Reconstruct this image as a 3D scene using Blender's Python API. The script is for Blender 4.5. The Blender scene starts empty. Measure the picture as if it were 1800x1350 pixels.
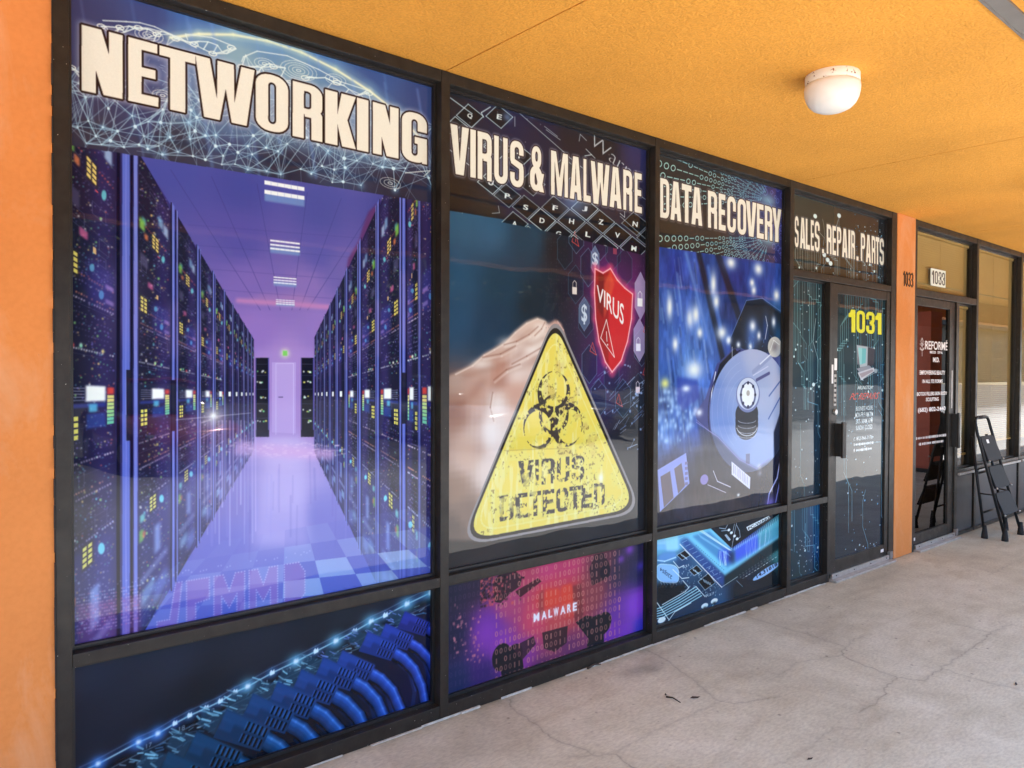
import bpy, bmesh, math, random
import numpy as np
from mathutils import Matrix, Vector

# ------------------------------------------------------------------ camera, sky, sun, exposure
scene = bpy.context.scene
COL = scene.collection
CAM = np.array([0.0, -2.677, 1.5])
FPX = 1349.0                                    # focal length in pixels of an 1800 px wide picture
YAW, PITCH, ROLL = np.radians([40.532, -0.972, 0.231])
FW = np.array([np.sin(YAW)*np.cos(PITCH), np.cos(YAW)*np.cos(PITCH), np.sin(PITCH)])
_r = np.array([np.cos(YAW), -np.sin(YAW), 0.0]); _u = np.cross(_r, FW)
RT = _r*np.cos(ROLL)+_u*np.sin(ROLL); UP = -_r*np.sin(ROLL)+_u*np.cos(ROLL)
cam_data = bpy.data.cameras.new('camera')
cam_data.sensor_fit = 'HORIZONTAL'; cam_data.sensor_width = 36.0
cam_data.lens = FPX/1800.0*36.0
cam_data.clip_start = 0.05; cam_data.clip_end = 500.0
cam = bpy.data.objects.new('camera', cam_data); COL.objects.link(cam)
cam.matrix_world = Matrix(((RT[0], UP[0], -FW[0], CAM[0]), (RT[1], UP[1], -FW[1], CAM[1]),
                           (RT[2], UP[2], -FW[2], CAM[2]), (0, 0, 0, 1)))
scene.camera = cam

SUN_EL, SUN_AZ = math.radians(68), math.radians(86)     # azimuth measured from +Y towards +X
world = bpy.data.worlds.new('World'); scene.world = world; world.use_nodes = True
wn = world.node_tree.nodes; wl = world.node_tree.links
sky = wn.new('ShaderNodeTexSky'); sky.sky_type = 'NISHITA'; sky.sun_disc = False
sky.sun_elevation = SUN_EL; sky.sun_rotation = SUN_AZ
bg = wn['Background']; bg.inputs[1].default_value = 0.15
wl.new(sky.outputs[0], bg.inputs[0])
sun_data = bpy.data.lights.new('sun', 'SUN'); sun_data.energy = 5.0; sun_data.angle = math.radians(0.5)
sun_data.color = (1.0, 0.97, 0.93)
sun = bpy.data.objects.new('sun', sun_data); COL.objects.link(sun)
sd = Vector((math.sin(SUN_AZ)*math.cos(SUN_EL), math.cos(SUN_AZ)*math.cos(SUN_EL), math.sin(SUN_EL)))
sun.rotation_euler = sd.to_track_quat('Z', 'Y').to_euler()
scene.view_settings.view_transform = 'Standard'; scene.view_settings.look = 'None'
scene.view_settings.gamma = 1.0; scene.view_settings.use_curve_mapping = False
scene.view_settings.exposure = 2.40
scene.render.engine = 'CYCLES'
scene.cycles.use_denoising = True
scene.cycles.max_bounces = 10; scene.cycles.diffuse_bounces = 6
scene.cycles.sample_clamp_indirect = 8.0

# ------------------------------------------------------------------ object helpers
def tag(o, label=None, cat=None, group=None, kind=None):
    if label: o['label'] = label
    if cat: o['category'] = cat
    if group: o['group'] = group
    if kind: o['kind'] = kind
    return o

def empty(name, loc=(0, 0, 0), label=None, cat=None, group=None):
    o = bpy.data.objects.new(name, None); COL.objects.link(o); o.location = loc
    o.empty_display_size = 0.1
    return tag(o, label, cat, group)

def link_mesh(name, me, mat, parent=None):
    o = bpy.data.objects.new(name, me); COL.objects.link(o)
    if mat is not None: me.materials.append(mat)
    if parent is not None:
        o.parent = parent
        if parent.type == 'EMPTY': o.matrix_parent_inverse = Matrix.Translation(-Vector(parent.location))
    return o

def from_bm(name, bm, mat, parent=None, smooth=False):
    me = bpy.data.meshes.new(name); bm.to_mesh(me); bm.free()
    if smooth:
        for p in me.polygons: p.use_smooth = True
    return link_mesh(name, me, mat, parent)

def bm_box(bm, x0, x1, y0, y1, z0, z1, bev=0.0):
    r = bmesh.ops.create_cube(bm, size=1.0)
    vs = r['verts']
    for v in vs:
        v.co = Vector((x0+(v.co.x+.5)*(x1-x0), y0+(v.co.y+.5)*(y1-y0), z0+(v.co.z+.5)*(z1-z0)))
    if bev > 0:
        es = {e for v in vs for e in v.link_edges}
        bmesh.ops.bevel(bm, geom=list(es), offset=bev, segments=2, profile=0.6, affect='EDGES')

def box(name, x0, x1, y0, y1, z0, z1, mat, parent=None, bev=0.0):
    bm = bmesh.new(); bm_box(bm, x0, x1, y0, y1, z0, z1, bev)
    return from_bm(name, bm, mat, parent)

def bm_tube(bm, pts, r, n=10, cap=True):
    pts = [Vector(p) for p in pts]; rings = []
    rs = r if isinstance(r, (list, tuple)) else [r]*len(pts)
    t0 = (pts[1]-pts[0]).normalized()
    ref = Vector((0, 0, 1)) if abs(t0.z) < .9 else Vector((1, 0, 0))
    a = t0.cross(ref).normalized()
    for i, p in enumerate(pts):
        t = (pts[min(i+1, len(pts)-1)]-pts[max(i-1, 0)]).normalized()
        a = (a-t*a.dot(t)).normalized(); b = t.cross(a)
        rings.append([bm.verts.new(p+(a*math.cos(2*math.pi*k/n)+b*math.sin(2*math.pi*k/n))*rs[i]) for k in range(n)])
    for i in range(len(rings)-1):
        for k in range(n):
            bm.faces.new((rings[i][k], rings[i][(k+1) % n], rings[i+1][(k+1) % n], rings[i+1][k]))
    if cap:
        bm.faces.new(rings[0][::-1]); bm.faces.new(rings[-1])

def tube(name, pts, r, mat, parent=None, n=10):
    bm = bmesh.new(); bm_tube(bm, pts, r, n)
    bmesh.ops.recalc_face_normals(bm, faces=bm.faces)
    return from_bm(name, bm, mat, parent, smooth=True)

def lathe(name, prof, loc, mat, parent=None, n=48):
    bm = bmesh.new(); rings = []
    for r, z in prof:
        rings.append([bm.verts.new((loc[0]+r*math.cos(2*math.pi*k/n), loc[1]+r*math.sin(2*math.pi*k/n), loc[2]+z)) for k in range(n)])
    for i in range(len(rings)-1):
        for k in range(n):
            bm.faces.new((rings[i][k], rings[i][(k+1) % n], rings[i+1][(k+1) % n], rings[i+1][k]))
    bm.faces.new(rings[-1])
    bmesh.ops.recalc_face_normals(bm, faces=bm.faces)
    return from_bm(name, bm, mat, parent, smooth=True)

def fillet(pts, r, n=6):
    out = [Vector(pts[0])]
    for i in range(1, len(pts)-1):
        p = Vector(pts[i]); a = (Vector(pts[i-1])-p); b = (Vector(pts[i+1])-p)
        ra = min(r, a.length*.45, b.length*.45)
        pa = p+a.normalized()*ra; pb = p+b.normalized()*ra
        for k in range(n+1):
            t = k/n; out.append(pa*(1-t)**2+p*2*t*(1-t)+pb*t*t)
    out.append(Vector(pts[-1])); return out

# ------------------------------------------------------------------ materials
def mat_new(name):
    m = bpy.data.materials.new(name); m.use_nodes = True
    nt = m.node_tree; return m, nt, nt.nodes['Principled BSDF']

def ramp(nt, fac, stops):
    r = nt.nodes.new('ShaderNodeValToRGB'); e = r.color_ramp.elements
    while len(e) < len(stops): e.new(0.5)
    for i, (p, c) in enumerate(stops):
        e[i].position = p; e[i].color = (*c, 1) if len(c) == 3 else c
    nt.links.new(fac, r.inputs[0]); return r.outputs[0]

def noise(nt, scale, detail=6, rough=0.6, vec=None, dist=0.0):
    n = nt.nodes.new('ShaderNodeTexNoise'); n.inputs['Scale'].default_value = scale
    n.inputs['Detail'].default_value = detail; n.inputs['Roughness'].default_value = rough
    n.inputs['Distortion'].default_value = dist
    if vec is not None: nt.links.new(vec, n.inputs['Vector'])
    return n.outputs['Fac']

def objpos(nt, scale=(1, 1, 1)):
    g = nt.nodes.new('ShaderNodeNewGeometry'); m = nt.nodes.new('ShaderNodeMapping')
    m.inputs['Scale'].default_value = scale
    nt.links.new(g.outputs['Position'], m.inputs['Vector']); return m.outputs[0]

def mixc(nt, fac, a, b, mode='MIX'):
    m = nt.nodes.new('ShaderNodeMix'); m.data_type = 'RGBA'; m.blend_type = mode
    for v, s in ((fac, m.inputs[0]), (a, m.inputs[6]), (b, m.inputs[7])):
        if isinstance(v, (int, float)): s.default_value = v
        elif isinstance(v, tuple): s.default_value = (*v, 1) if len(v) == 3 else v
        else: nt.links.new(v, s)
    return m.outputs[2]

def bump(nt, b, height, strength, dist=0.01):
    n = nt.nodes.new('ShaderNodeBump'); n.inputs['Strength'].default_value = strength
    n.inputs['Distance'].default_value = dist
    nt.links.new(height, n.inputs['Height']); nt.links.new(n.outputs[0], b.inputs['Normal'])

def simple(name, col, rough=0.5, metal=0.0, var=0.15, scale=9.0, bumpk=0.0, spec=0.5):
    m, nt, b = mat_new(name)
    v = objpos(nt)
    f = noise(nt, scale, 5, .6, v)
    c = ramp(nt, f, [(.3, tuple(x*(1-var) for x in col)), (.7, tuple(min(1, x*(1+var)) for x in col))])
    nt.links.new(c, b.inputs['Base Color'])
    b.inputs['Roughness'].default_value = rough; b.inputs['Metallic'].default_value = metal
    b.inputs['Specular IOR Level'].default_value = spec
    if bumpk: bump(nt, b, noise(nt, 90, 3, .6, v), bumpk, .002)
    return m

def stucco_mat(name, col, grain, bumpk, worn):
    lo = .83 if bumpk > .3 else .95
    m, nt, b = mat_new(name); v = objpos(nt)
    big = noise(nt, 1.3, 5, .6, v); fine = noise(nt, grain, 3, .55, v); mid = noise(nt, grain*.33, 4, .6, v)
    c = ramp(nt, big, [(.28, tuple(x*.88 for x in col)), (.55, col), (.75, tuple(min(1, x*1.06) for x in col))])
    c = mixc(nt, 1.0, c, ramp(nt, fine, [(.3, (lo, lo*.98, lo*.95)), (.62, (1.0, 1.0, 1.0))]), 'MULTIPLY')
    sp = noise(nt, 34, 3, .6, v)
    c = mixc(nt, ramp(nt, sp, [(.745, (0, 0, 0)), (.765, (worn,)*3)]), c, (.16, .08, .04))
    if worn:                                          # rubbed and dusty patches of the painted wall
        c = mixc(nt, ramp(nt, noise(nt, 2.6, 6, .7, objpos(nt, (1.6, 1.6, .7)), .5), [(.50, (0, 0, 0)), (.70, (.5,)*3)]), c, (.68, .38, .21))
    nt.links.new(c, b.inputs['Base Color'])
    b.inputs['Roughness'].default_value = 0.85; b.inputs['Specular IOR Level'].default_value = .25
    ad = nt.nodes.new('ShaderNodeMath'); ad.operation = 'ADD'
    nt.links.new(fine, ad.inputs[0]); nt.links.new(mid, ad.inputs[1])
    bump(nt, b, ad.outputs[0], bumpk, .006)
    return m

M = {}
M['soffit'] = stucco_mat('orange_stucco_soffit', (.88, .395, .060), 110, .85, .0)
M['pillar'] = stucco_mat('orange_painted_pillar', (.67, .248, .068), 60, .16, .55)
M['bronze'] = simple('dark_bronze_aluminium', (.022, .018, .0145), .40, 0, .45, 17, .04, .38)
def bronze_mat():
    m, nt, b = mat_new('weathered_bronze_frame'); v = objpos(nt)
    c = ramp(nt, noise(nt, 17, 5, .6, v), [(.3, (.013, .0105, .0085)), (.7, (.030, .025, .020))])
    c = mixc(nt, ramp(nt, noise(nt, 5, 6, .7, objpos(nt, (1, 1, .35)), .4), [(.52, (0, 0, 0)), (.75, (.22,)*3)]), c, (.075, .064, .052))       # dust and chalking
    c = mixc(nt, ramp(nt, noise(nt, 120, 1, .4, v), [(.78, (0, 0, 0)), (.80, (.8,)*3)]), c, (.5, .48, .44))                                     # paint specks
    nt.links.new(c, b.inputs['Base Color']); b.inputs['Specular IOR Level'].default_value = .32
    nt.links.new(ramp(nt, noise(nt, 9, 4, .6, v), [(.3, (.30,)*3), (.7, (.50,)*3)]), b.inputs['Roughness'])
    bump(nt, b, noise(nt, 60, 3, .6, v), .05, .002)
    return m
M['bronze'] = bronze_mat()
M['bronze_inner'] = simple('black_glazing_channel', (.012, .011, .011), .45, 0, .2, 14)
M['grey_strip'] = simple('grey_painted_metal', (.20, .185, .17), .55, 0, .15, 6, .05)
M['alu'] = simple('brushed_aluminium', (.55, .54, .52), .38, .85, .12, 30, .05)
M['alu_dull'] = simple('worn_mill_aluminium', (.42, .40, .37), .5, .35, .2, 25, .08)
M['black_steel'] = simple('black_powder_coat', (.012, .012, .014), .45, 0, .2, 30, 0, .3)
M['rubber'] = simple('black_rubber', (.014, .014, .015), .75, 0, .2, 40)
M['tread'] = simple('ribbed_black_tread', (.014, .015, .018), .65, 0, .2, 60, .2, .25)
M['white_paint'] = simple('white_sticker', (.8, .8, .78), .5, 0, .04, 30)
M['glass_white'] = simple('opal_white_glass', (.86, .83, .76), .28, 0, .03, 8)
M['slat'] = simple('tan_blind_slat', (.74, .58, .32), .5, 0, .08, 3)
M['panel'] = simple('dark_grey_panel', (.045, .047, .052), .5, 0, .2, 5, .03)
M['caulk'] = simple('pale_caulk', (.5, .49, .45), .8, 0, .25, 30)
M['twig'] = simple('dry_brown_twig', (.05, .035, .025), .8, 0, .3, 60)
M['inner_wall'] = simple('shop_interior_paint', (.30, .28, .25), .8, 0, .1, 3)
M['tan_wall'] = simple('tan_brick_wall', (.22, .17, .125), .85, 0, .2, 4)
M['red_column'] = simple('red_brown_painted_column', (.62, .15, .09), .7, 0, .12, 3)
M['dark_roof'] = simple('dark_roof', (.06, .055, .05), .8, 0, .2, 3)
M['numeral'] = simple('black_numeral', (.03, .024, .018), .4, 0, .2, 30)

def lamp_ring_mat():
    m, nt, b = mat_new('rusty_white_ring'); v = objpos(nt)
    f = noise(nt, 38, 4, .65, v)
    c = mixc(nt, ramp(nt, f, [(.595, (0, 0, 0)), (.63, (1, 1, 1))]), (.84, .78, .66), (.22, .08, .03))
    nt.links.new(c, b.inputs['Base Color']); b.inputs['Roughness'].default_value = .5
    return m
M['lamp_ring'] = lamp_ring_mat()

def clear_glass(name, tint, ior=1.55):
    m = bpy.data.materials.new(name); m.use_nodes = True; nt = m.node_tree
    for n in list(nt.nodes):
        if n.type != 'OUTPUT_MATERIAL': nt.nodes.remove(n)
    out = [n for n in nt.nodes if n.type == 'OUTPUT_MATERIAL'][0]
    tr = nt.nodes.new('ShaderNodeBsdfTransparent'); tr.inputs[0].default_value = (*tint, 1)
    gl = nt.nodes.new('ShaderNodeBsdfGlossy'); gl.inputs['Roughness'].default_value = .004
    fr = nt.nodes.new('ShaderNodeFresnel'); fr.inputs['IOR'].default_value = ior
    mx = nt.nodes.new('ShaderNodeMixShader')
    ge = nt.nodes.new('ShaderNodeNewGeometry'); one = nt.nodes.new('ShaderNodeMath'); one.operation = 'SUBTRACT'; one.inputs[0].default_value = 1.0
    nt.links.new(ge.outputs['Backfacing'], one.inputs[1]); mu = nt.nodes.new('ShaderNodeMath'); mu.operation = 'MULTIPLY'   # the inner face of the pane does not mirror a second time
    nt.links.new(fr.outputs[0], mu.inputs[0]); nt.links.new(one.outputs[0], mu.inputs[1])
    nt.links.new(mu.outputs[0], mx.inputs[0]); nt.links.new(tr.outputs[0], mx.inputs[1]); nt.links.new(gl.outputs[0], mx.inputs[2])
    nt.links.new(mx.outputs[0], out.inputs[0])
    return m
M['shop_glass'] = clear_glass('tinted_shop_glass', (.84, .81, .72), 1.5)
M['door_glass'] = clear_glass('dark_door_glass', (.30, .28, .26), 1.85)

# ------------------------------------------------------------------ flat print: a small painter for the window graphics
# Drawings are laid out on the plane of the glass (y = GY) and measured off the photograph through the calibrated camera.
GY = 0.055

def plane(p):
    p = np.atleast_2d(np.asarray(p, float))
    d = FW+RT*((p[:, 0:1]-900)/FPX)+UP*((675-p[:, 1:2])/FPX)
    t = (GY-CAM[1])/d[:, 1]
    return np.stack([CAM[0]+t*d[:, 0], CAM[2]+t*d[:, 2]], 1)

VPX, VPY = 2478.0, 662.0
def hy(x0, y0, x):                                # follow a horizontal of the facade from (x0, y0) to x
    return VPY+(y0-VPY)*(x-VPX)/(x0-VPX)

def resize(a, H, W):
    h, w = a.shape[:2]
    y = np.linspace(0, h-1, H); x = np.linspace(0, w-1, W)
    y0 = np.minimum(y.astype(int), h-2) if h > 1 else np.zeros(H, int); x0 = np.minimum(x.astype(int), w-2)
    fy = (y-y0); fx = (x-x0); fy = fy*fy*(3-2*fy); fx = fx*fx*(3-2*fx)
    if a.ndim == 3: fy = fy[:, None, None]; fx = fx[None, :, None]
    else: fy = fy[:, None]; fx = fx[None, :]
    A = a[y0]; B = a[y0+1]
    return (A[:, x0]*(1-fx)+A[:, x0+1]*fx)*(1-fy)+(B[:, x0]*(1-fx)+B[:, x0+1]*fx)*fy

def blur1(a, r):
    if r < 1: return a
    for ax in (0, 1):
        for _ in range(2):
            pad = [(0, 0), (0, 0)]; pad[ax] = (r+1, r)
            c = np.cumsum(np.pad(a, pad, mode='edge'), axis=ax)
            n = a.shape[ax]
            a = ((c[2*r+1:2*r+1+n] - c[:n]) if ax == 0 else (c[:, 2*r+1:2*r+1+n]-c[:, :n]))/(2*r+1)
    return a

class Canvas:
    def __init__(s, X0, X1, Z0, Z1, ppm, seed=1):
        s.X0, s.Z1, s.ppm = X0, Z1, ppm
        s.W = int((X1-X0)*ppm); s.H = int((Z1-Z0)*ppm)
        s.X1 = X0+s.W/ppm; s.Z0 = Z1-s.H/ppm
        s.a = np.zeros((s.H, s.W, 3), np.float32)
        s.rng = np.random.RandomState(seed); s.k = ppm/430.0
    def T(s, p):
        q = plane(p); return np.stack([(q[:, 0]-s.X0)*s.ppm, (s.Z1-q[:, 1])*s.ppm], 1)
    def fill(s, c): s.a[:] = np.array(c, np.float32)
    def put(s, y0, x0, cov, c, add=False):
        h, w = cov.shape; v = s.a[y0:y0+h, x0:x0+w]; c = np.array(c, np.float32)
        if add: v += cov[..., None]*c
        else: v += cov[..., None]*(c-v)
    def bbox(s, q, m):
        x0 = max(0, int(math.floor(q[:, 0].min()-m))); x1 = min(s.W, int(math.ceil(q[:, 0].max()+m))+1)
        y0 = max(0, int(math.floor(q[:, 1].min()-m))); y1 = min(s.H, int(math.ceil(q[:, 1].max()+m))+1)
        return x0, x1, y0, y1
    def cov_q(s, q, m=1):                            # even-odd coverage of a polygon given in canvas pixels
        x0, x1, y0, y1 = s.bbox(q, m)
        if x1 <= x0 or y1 <= y0: return None
        n = 3 if (x1-x0)*(y1-y0) < 160000 else 2
        xs = x0+(np.arange((x1-x0)*n)+.5)/n; ys = y0+(np.arange((y1-y0)*n)+.5)/n
        ins = np.zeros((len(ys), len(xs)), bool)
        for i in range(len(q)):
            ax, ay = q[i]; bx, by = q[(i+1) % len(q)]
            if ay == by: continue
            rows = np.nonzero((ys >= min(ay, by)) & (ys < max(ay, by)))[0]
            if len(rows) == 0: continue
            xc = ax+(ys[rows]-ay)*(bx-ax)/(by-ay)
            ins[rows[0]:rows[-1]+1] ^= xs[None, :] < xc[:, None]
        c = ins.reshape(y1-y0, n, x1-x0, n).mean((1, 3)).astype(np.float32)
        return y0, x0, c
    def poly(s, pts, c, a=1.0, blur=0, add=False):
        r = s.cov_q(s.T(pts), 1+blur*3)
        if r is None: return
        y0, x0, cov = r
        if blur: cov = blur1(cov, int(blur))
        s.put(y0, x0, cov*a, c, add)
    def seg(s, p, q, w, c, a=1.0, soft=0.7, add=False):
        s.qseg(s.T([p, q]), w, c, a, soft, add)
    def qseg(s, t, w, c, a=1.0, soft=.7, add=False):
        w = w*s.k; L = np.hypot(*(t[1]-t[0])); n = max(1, int(L/70))
        for i in range(n):                           # short pieces keep the boxes small
            u = t[0]+(t[1]-t[0])*i/n; v = t[0]+(t[1]-t[0])*(i+1)/n
            x0, x1, y0, y1 = s.bbox(np.array([u, v]), w/2+soft+1)
            if x1 <= x0 or y1 <= y0: continue
            X = np.arange(x0, x1)[None, :]+.5; Y = np.arange(y0, y1)[:, None]+.5
            d = v-u; l2 = max(1e-9, d@d)
            tt = ((X-u[0])*d[0]+(Y-u[1])*d[1])/l2
            inside = (tt >= (0 if i else -9)) & (tt < (1 if i < n-1 else 9))
            tc = np.clip(tt, 0, 1)
            D = np.hypot(X-u[0]-tc*d[0], Y-u[1]-tc*d[1])
            cov = np.clip((w/2-D)/soft+.5, 0, 1)*inside
            s.put(y0, x0, (cov*a).astype(np.float32), c, add)
    def line(s, pts, w, c, a=1.0, soft=.7, add=False, closed=False):
        pts = list(pts)+([pts[0]] if closed else [])
        for i in range(len(pts)-1): s.seg(pts[i], pts[i+1], w, c, a, soft, add)
    def blob(s, p, rx, ry, c, a=1.0, add=False, hard=1.0, ang=0.0):   # soft ellipse, radii in photo pixels
        t = s.T([p, (p[0]+1, hy(*p, p[0]+1)), (p[0], p[1]+1)])
        kx = abs(t[1, 0]-t[0, 0]); ky = abs(t[2, 1]-t[0, 1]); rx = rx*kx; ry = ry*ky
        m = 2.6*max(rx, ry) if hard == 1.0 else 1.3*max(rx, ry)+1
        x0, x1, y0, y1 = s.bbox(t[:1], m)
        if x1 <= x0 or y1 <= y0: return
        dx = np.arange(x0, x1)[None, :]+.5-t[0, 0]; dy = np.arange(y0, y1)[:, None]+.5-t[0, 1]
        ca, sa = math.cos(ang), math.sin(ang)
        d2 = ((dx*ca+dy*sa)/rx)**2+((-dx*sa+dy*ca)/ry)**2
        cov = np.exp(-d2*1.2) if hard == 1.0 else np.clip((1-np.sqrt(d2))*hard*min(rx, ry)/6+.5, 0, 1)
        s.put(y0, x0, (cov*a).astype(np.float32), c, add)
    def dot(s, p, w, h, c, a=1.0, blur=0.6):          # tiny upright rectangle, size in photo pixels
        t = s.T([(p[0]-w/2, p[1]-h/2), (p[0]+w/2, p[1]+h/2)])
        x0, x1, y0, y1 = s.bbox(t, 2)
        if x1 <= x0 or y1 <= y0: return
        X = np.arange(x0, x1)+.5; Y = np.arange(y0, y1)+.5
        cx = np.clip((np.minimum(X+.5+blur, t[1, 0])-np.maximum(X-.5-blur, t[0, 0]))/(1+2*blur), 0, 1)
        cy = np.clip((np.minimum(Y+.5+blur, t[1, 1])-np.maximum(Y-.5-blur, t[0, 1]))/(1+2*blur), 0, 1)
        s.put(y0, x0, (cy[:, None]*cx[None, :]*a).astype(np.float32), c)
    def field(s, pts, power=2.6, step=12):            # smooth colour field through sample points, inside the whole canvas
        P = np.array(pts, float); q = s.T(P[:, :2])
        h, w = max(2, s.H//step), max(2, s.W//step)
        Y, X = np.mgrid[0:h, 0:w]; X = X*(s.W-1)/(w-1); Y = Y*(s.H-1)/(h-1)
        d = (X[..., None]-q[:, 0])**2+(Y[..., None]-q[:, 1])**2+30
        k = d**(-power/2); k /= k.sum(-1, keepdims=True)
        return resize((k @ P[:, 2:5]).astype(np.float32), s.H, s.W)
    def mask(s, pts, blur=0):
        m = np.zeros((s.H, s.W), np.float32); r = s.cov_q(s.T(pts), 1)
        if r: m[r[0]:r[0]+r[2].shape[0], r[1]:r[1]+r[2].shape[1]] = r[2]
        return blur1(m, blur) if blur else m
    def lay(s, img, m): s.a += (np.asarray(img, np.float32)-s.a)*m[..., None]
    def noise(s, cell, octs=3, aspect=1.0):
        out = np.zeros((s.H, s.W), np.float32); amp = 1; tot = 0
        for o in range(octs):
            h = max(2, int(s.H/cell)+2); w = max(2, int(s.W/(cell*aspect))+2)
            out += amp*resize(s.rng.rand(h, w).astype(np.float32), s.H, s.W); tot += amp; amp *= .5; cell = max(1.2, cell/2)
        return out/tot
    def image(s, name):
        lin = np.clip(s.a/255.0, 0, 1); lin = lin*.87+.13*(lin @ np.array([.3, .59, .11], np.float32))[..., None]; lin = np.where(lin <= .04045, lin/12.92, ((lin+.055)/1.055)**2.4)
        lin = np.minimum(lin*PRINT_GAIN, .90)
        # colours of an image data-block are kept in sRGB, so write them back encoded
        enc = np.where(lin <= .0031308, lin*12.92, 1.055*np.power(np.maximum(lin, 1e-9), 1/2.4)-.055)
        px = np.ones((s.H, s.W, 4), np.float32); px[..., :3] = enc[::-1]
        im = bpy.data.images.new(name, s.W, s.H); im.pixels.foreach_set(px.ravel()); im.update(); im.pack()
        return im
PRINT_GAIN = np.array([0.80, 0.93, 0.98], np.float32)      # ink densities of the film

# ---- heavy condensed display lettering, one unit square per glyph (y up)
def rr(x0, y0, x1, y1, rx, ry, n=5):
    out = []
    for cx, cy, a0 in ((x1-rx, y1-ry, 0), (x0+rx, y1-ry, 90), (x0+rx, y0+ry, 180), (x1-rx, y0+ry, 270)):
        for k in range(n+1):
            a = math.radians(a0+90*k/n); out.append((cx+rx*math.cos(a), cy+ry*math.sin(a)))
    return out
def rc(x0, y0, x1, y1): return [(x0, y0), (x1, y0), (x1, y1), (x0, y1)]
def glyph(ch, s=.34, t=.16):
    A = lambda p: (1, p); S = lambda p: (0, p)
    if ch == 'N': return [A(rc(0, 0, s*.9, 1)), A(rc(1-s*.9, 0, 1, 1)), A([(0, 1), (s*1.25, 1), (1, 0), (1-s*1.25, 0)])]
    if ch == 'E': return [A(rc(0, 0, s*1.15, 1)), A(rc(0, 1-t, .96, 1)), A(rc(0, 0, 1, t)), A(rc(0, .5-t*.45, .9, .5+t*.5))]
    if ch == 'F': return [A(rc(0, 0, s*1.15, 1)), A(rc(0, 1-t, 1, 1)), A(rc(0, .5-t*.5, .9, .5+t*.5))]
    if ch == 'T': return [A(rc(0, 1-t*1.05, 1, 1)), A(rc(.5-s*.56, 0, .5+s*.56, 1))]
    if ch == 'W':
        k = s*.62
        return [A([(0, 1), (k, 1), (.27+k*.35, .35), (.36, 1), (.64, 1), (.73-k*.35, .35), (1-k, 1), (1, 1), (.86, 0), (.60, 0), (.5, .55), (.40, 0), (.14, 0)])]
    if ch == 'M': return [A(rc(0, 0, s*.62, 1)), A(rc(1-s*.62, 0, 1, 1)), A([(0, 1), (.30, 1), (.5, .42), (.70, 1), (1, 1), (1, .8), (.62, 0), (.38, 0), (0, .8)]), S([(s*.62, -.1), (s*.62, .78), (.40, -.1)]), S([(1-s*.62, -.1), (1-s*.62, .78), (.60, -.1)])]
    if ch in 'O0': return [A(rr(0, 0, 1, 1, .42, .2)), S(rr(s, t*.9, 1-s, 1-t*.9, (.5-s)*.95, .07))]
    if ch == 'C': return [A(rr(0, 0, 1, 1, .42, .2)), S(rr(s, t*.9, 1-s, 1-t*.9, (.5-s)*.95, .07)), S(rc(1-s-.02, .40, 1.1, .60))]
    if ch == 'G': return [A(rr(0, 0, 1, 1, .42, .2)), S(rr(s, t*.9, 1-s, 1-t*.9, (.5-s)*.95, .07)), S(rc(1-s-.02, .52, 1.1, .64)), A(rc(.5, .38, 1, .52)), A(rc(1-s*.55, 0, 1, .45)), A(rc(1-s, .15, 1, .52))]
    if ch == 'Q': return glyph('O')
    if ch == 'D': return [A(rr(0, 0, 1, 1, .42, .2)), A(rc(0, 0, .5, 1)), S(rr(s, t*.9, 1-s, 1-t*.9, (.5-s)*.8, .06)), S(rc(s, t*.9, .5, 1-t*.9))]
    if ch == 'I': return [A(rc(0, 0, 1, 1))]
    if ch == 'L': return [A(rc(0, 0, s*1.2, 1)), A(rc(0, 0, 1, t))]
    if ch == 'U': return [A(rr(0, 0, 1, .6, .42, .2)), A(rc(0, .4, 1, 1)), S(rr(s, t*.9, 1-s, 1.2, (.5-s)*.95, .07))]
    if ch == 'V': return [A([(0, 1), (s*1.1, 1), (.5, .28), (1-s*1.1, 1), (1, 1), (.72, 0), (.28, 0)])]
    if ch == 'A': return [A([(.27, 1), (.73, 1), (1, 0), (1-s*1.05, 0), (1-s*1.05-.045, .17), (s*1.05+.045, .17), (s*1.05, 0), (0, 0)]), S([(.5, .86), (1-s*1.05-.09, .33), (s*1.05+.09, .33)])]
    if ch == 'K': return [A(rc(0, 0, s*1.05, 1)), A([(s*.9, .42), (1-s*1.25, 1), (1, 1), (.72, .52), (1, 0), (1-s*1.2, 0), (s*.9, .55)])]
    if ch in 'RP':
        g = [A(rr(0, .44, 1, 1, .40, .17)), A(rc(0, .44, .5, 1)), A(rc(0, 0, s, 1)), S(rr(s, .44+t*.75, 1-s, 1-t*.9, (.5-s)*.9, .05)), S(rc(s, .44+t*.75, .5, 1-t*.9))]
        if ch == 'R': g += [A(rc(1-s, 0, 1, .40)), A(rr(.4, .30, 1, .56, .3, .1)), S(rc(s, -.1, 1-s, .40))]
        return g
    if ch == 'B': return [A(rr(0, 0, 1, .56, .4, .18)), A(rr(0, .46, .96, 1, .4, .18)), A(rc(0, 0, .5, 1)), S(rc(s, .15, 1-s, .42)), S(rc(s, .60, 1-s, .87))]
    if ch == 'S': return [A(rr(0, .42, 1, 1, .42, .2)), A(rr(0, 0, 1, .60, .42, .2)), S(rr(s, .60, 1-s, 1-t*.85, (.5-s)*.95, .06)), S(rr(s, t*.85, 1-s, .40, (.5-s)*.95, .06)), S([(s, .60), (1.1, .50), (1.1, .70), (s, .70)]), S([(-.1, .31), (-.1, .52), (1-s, .40), (1-s, .31)])]
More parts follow.
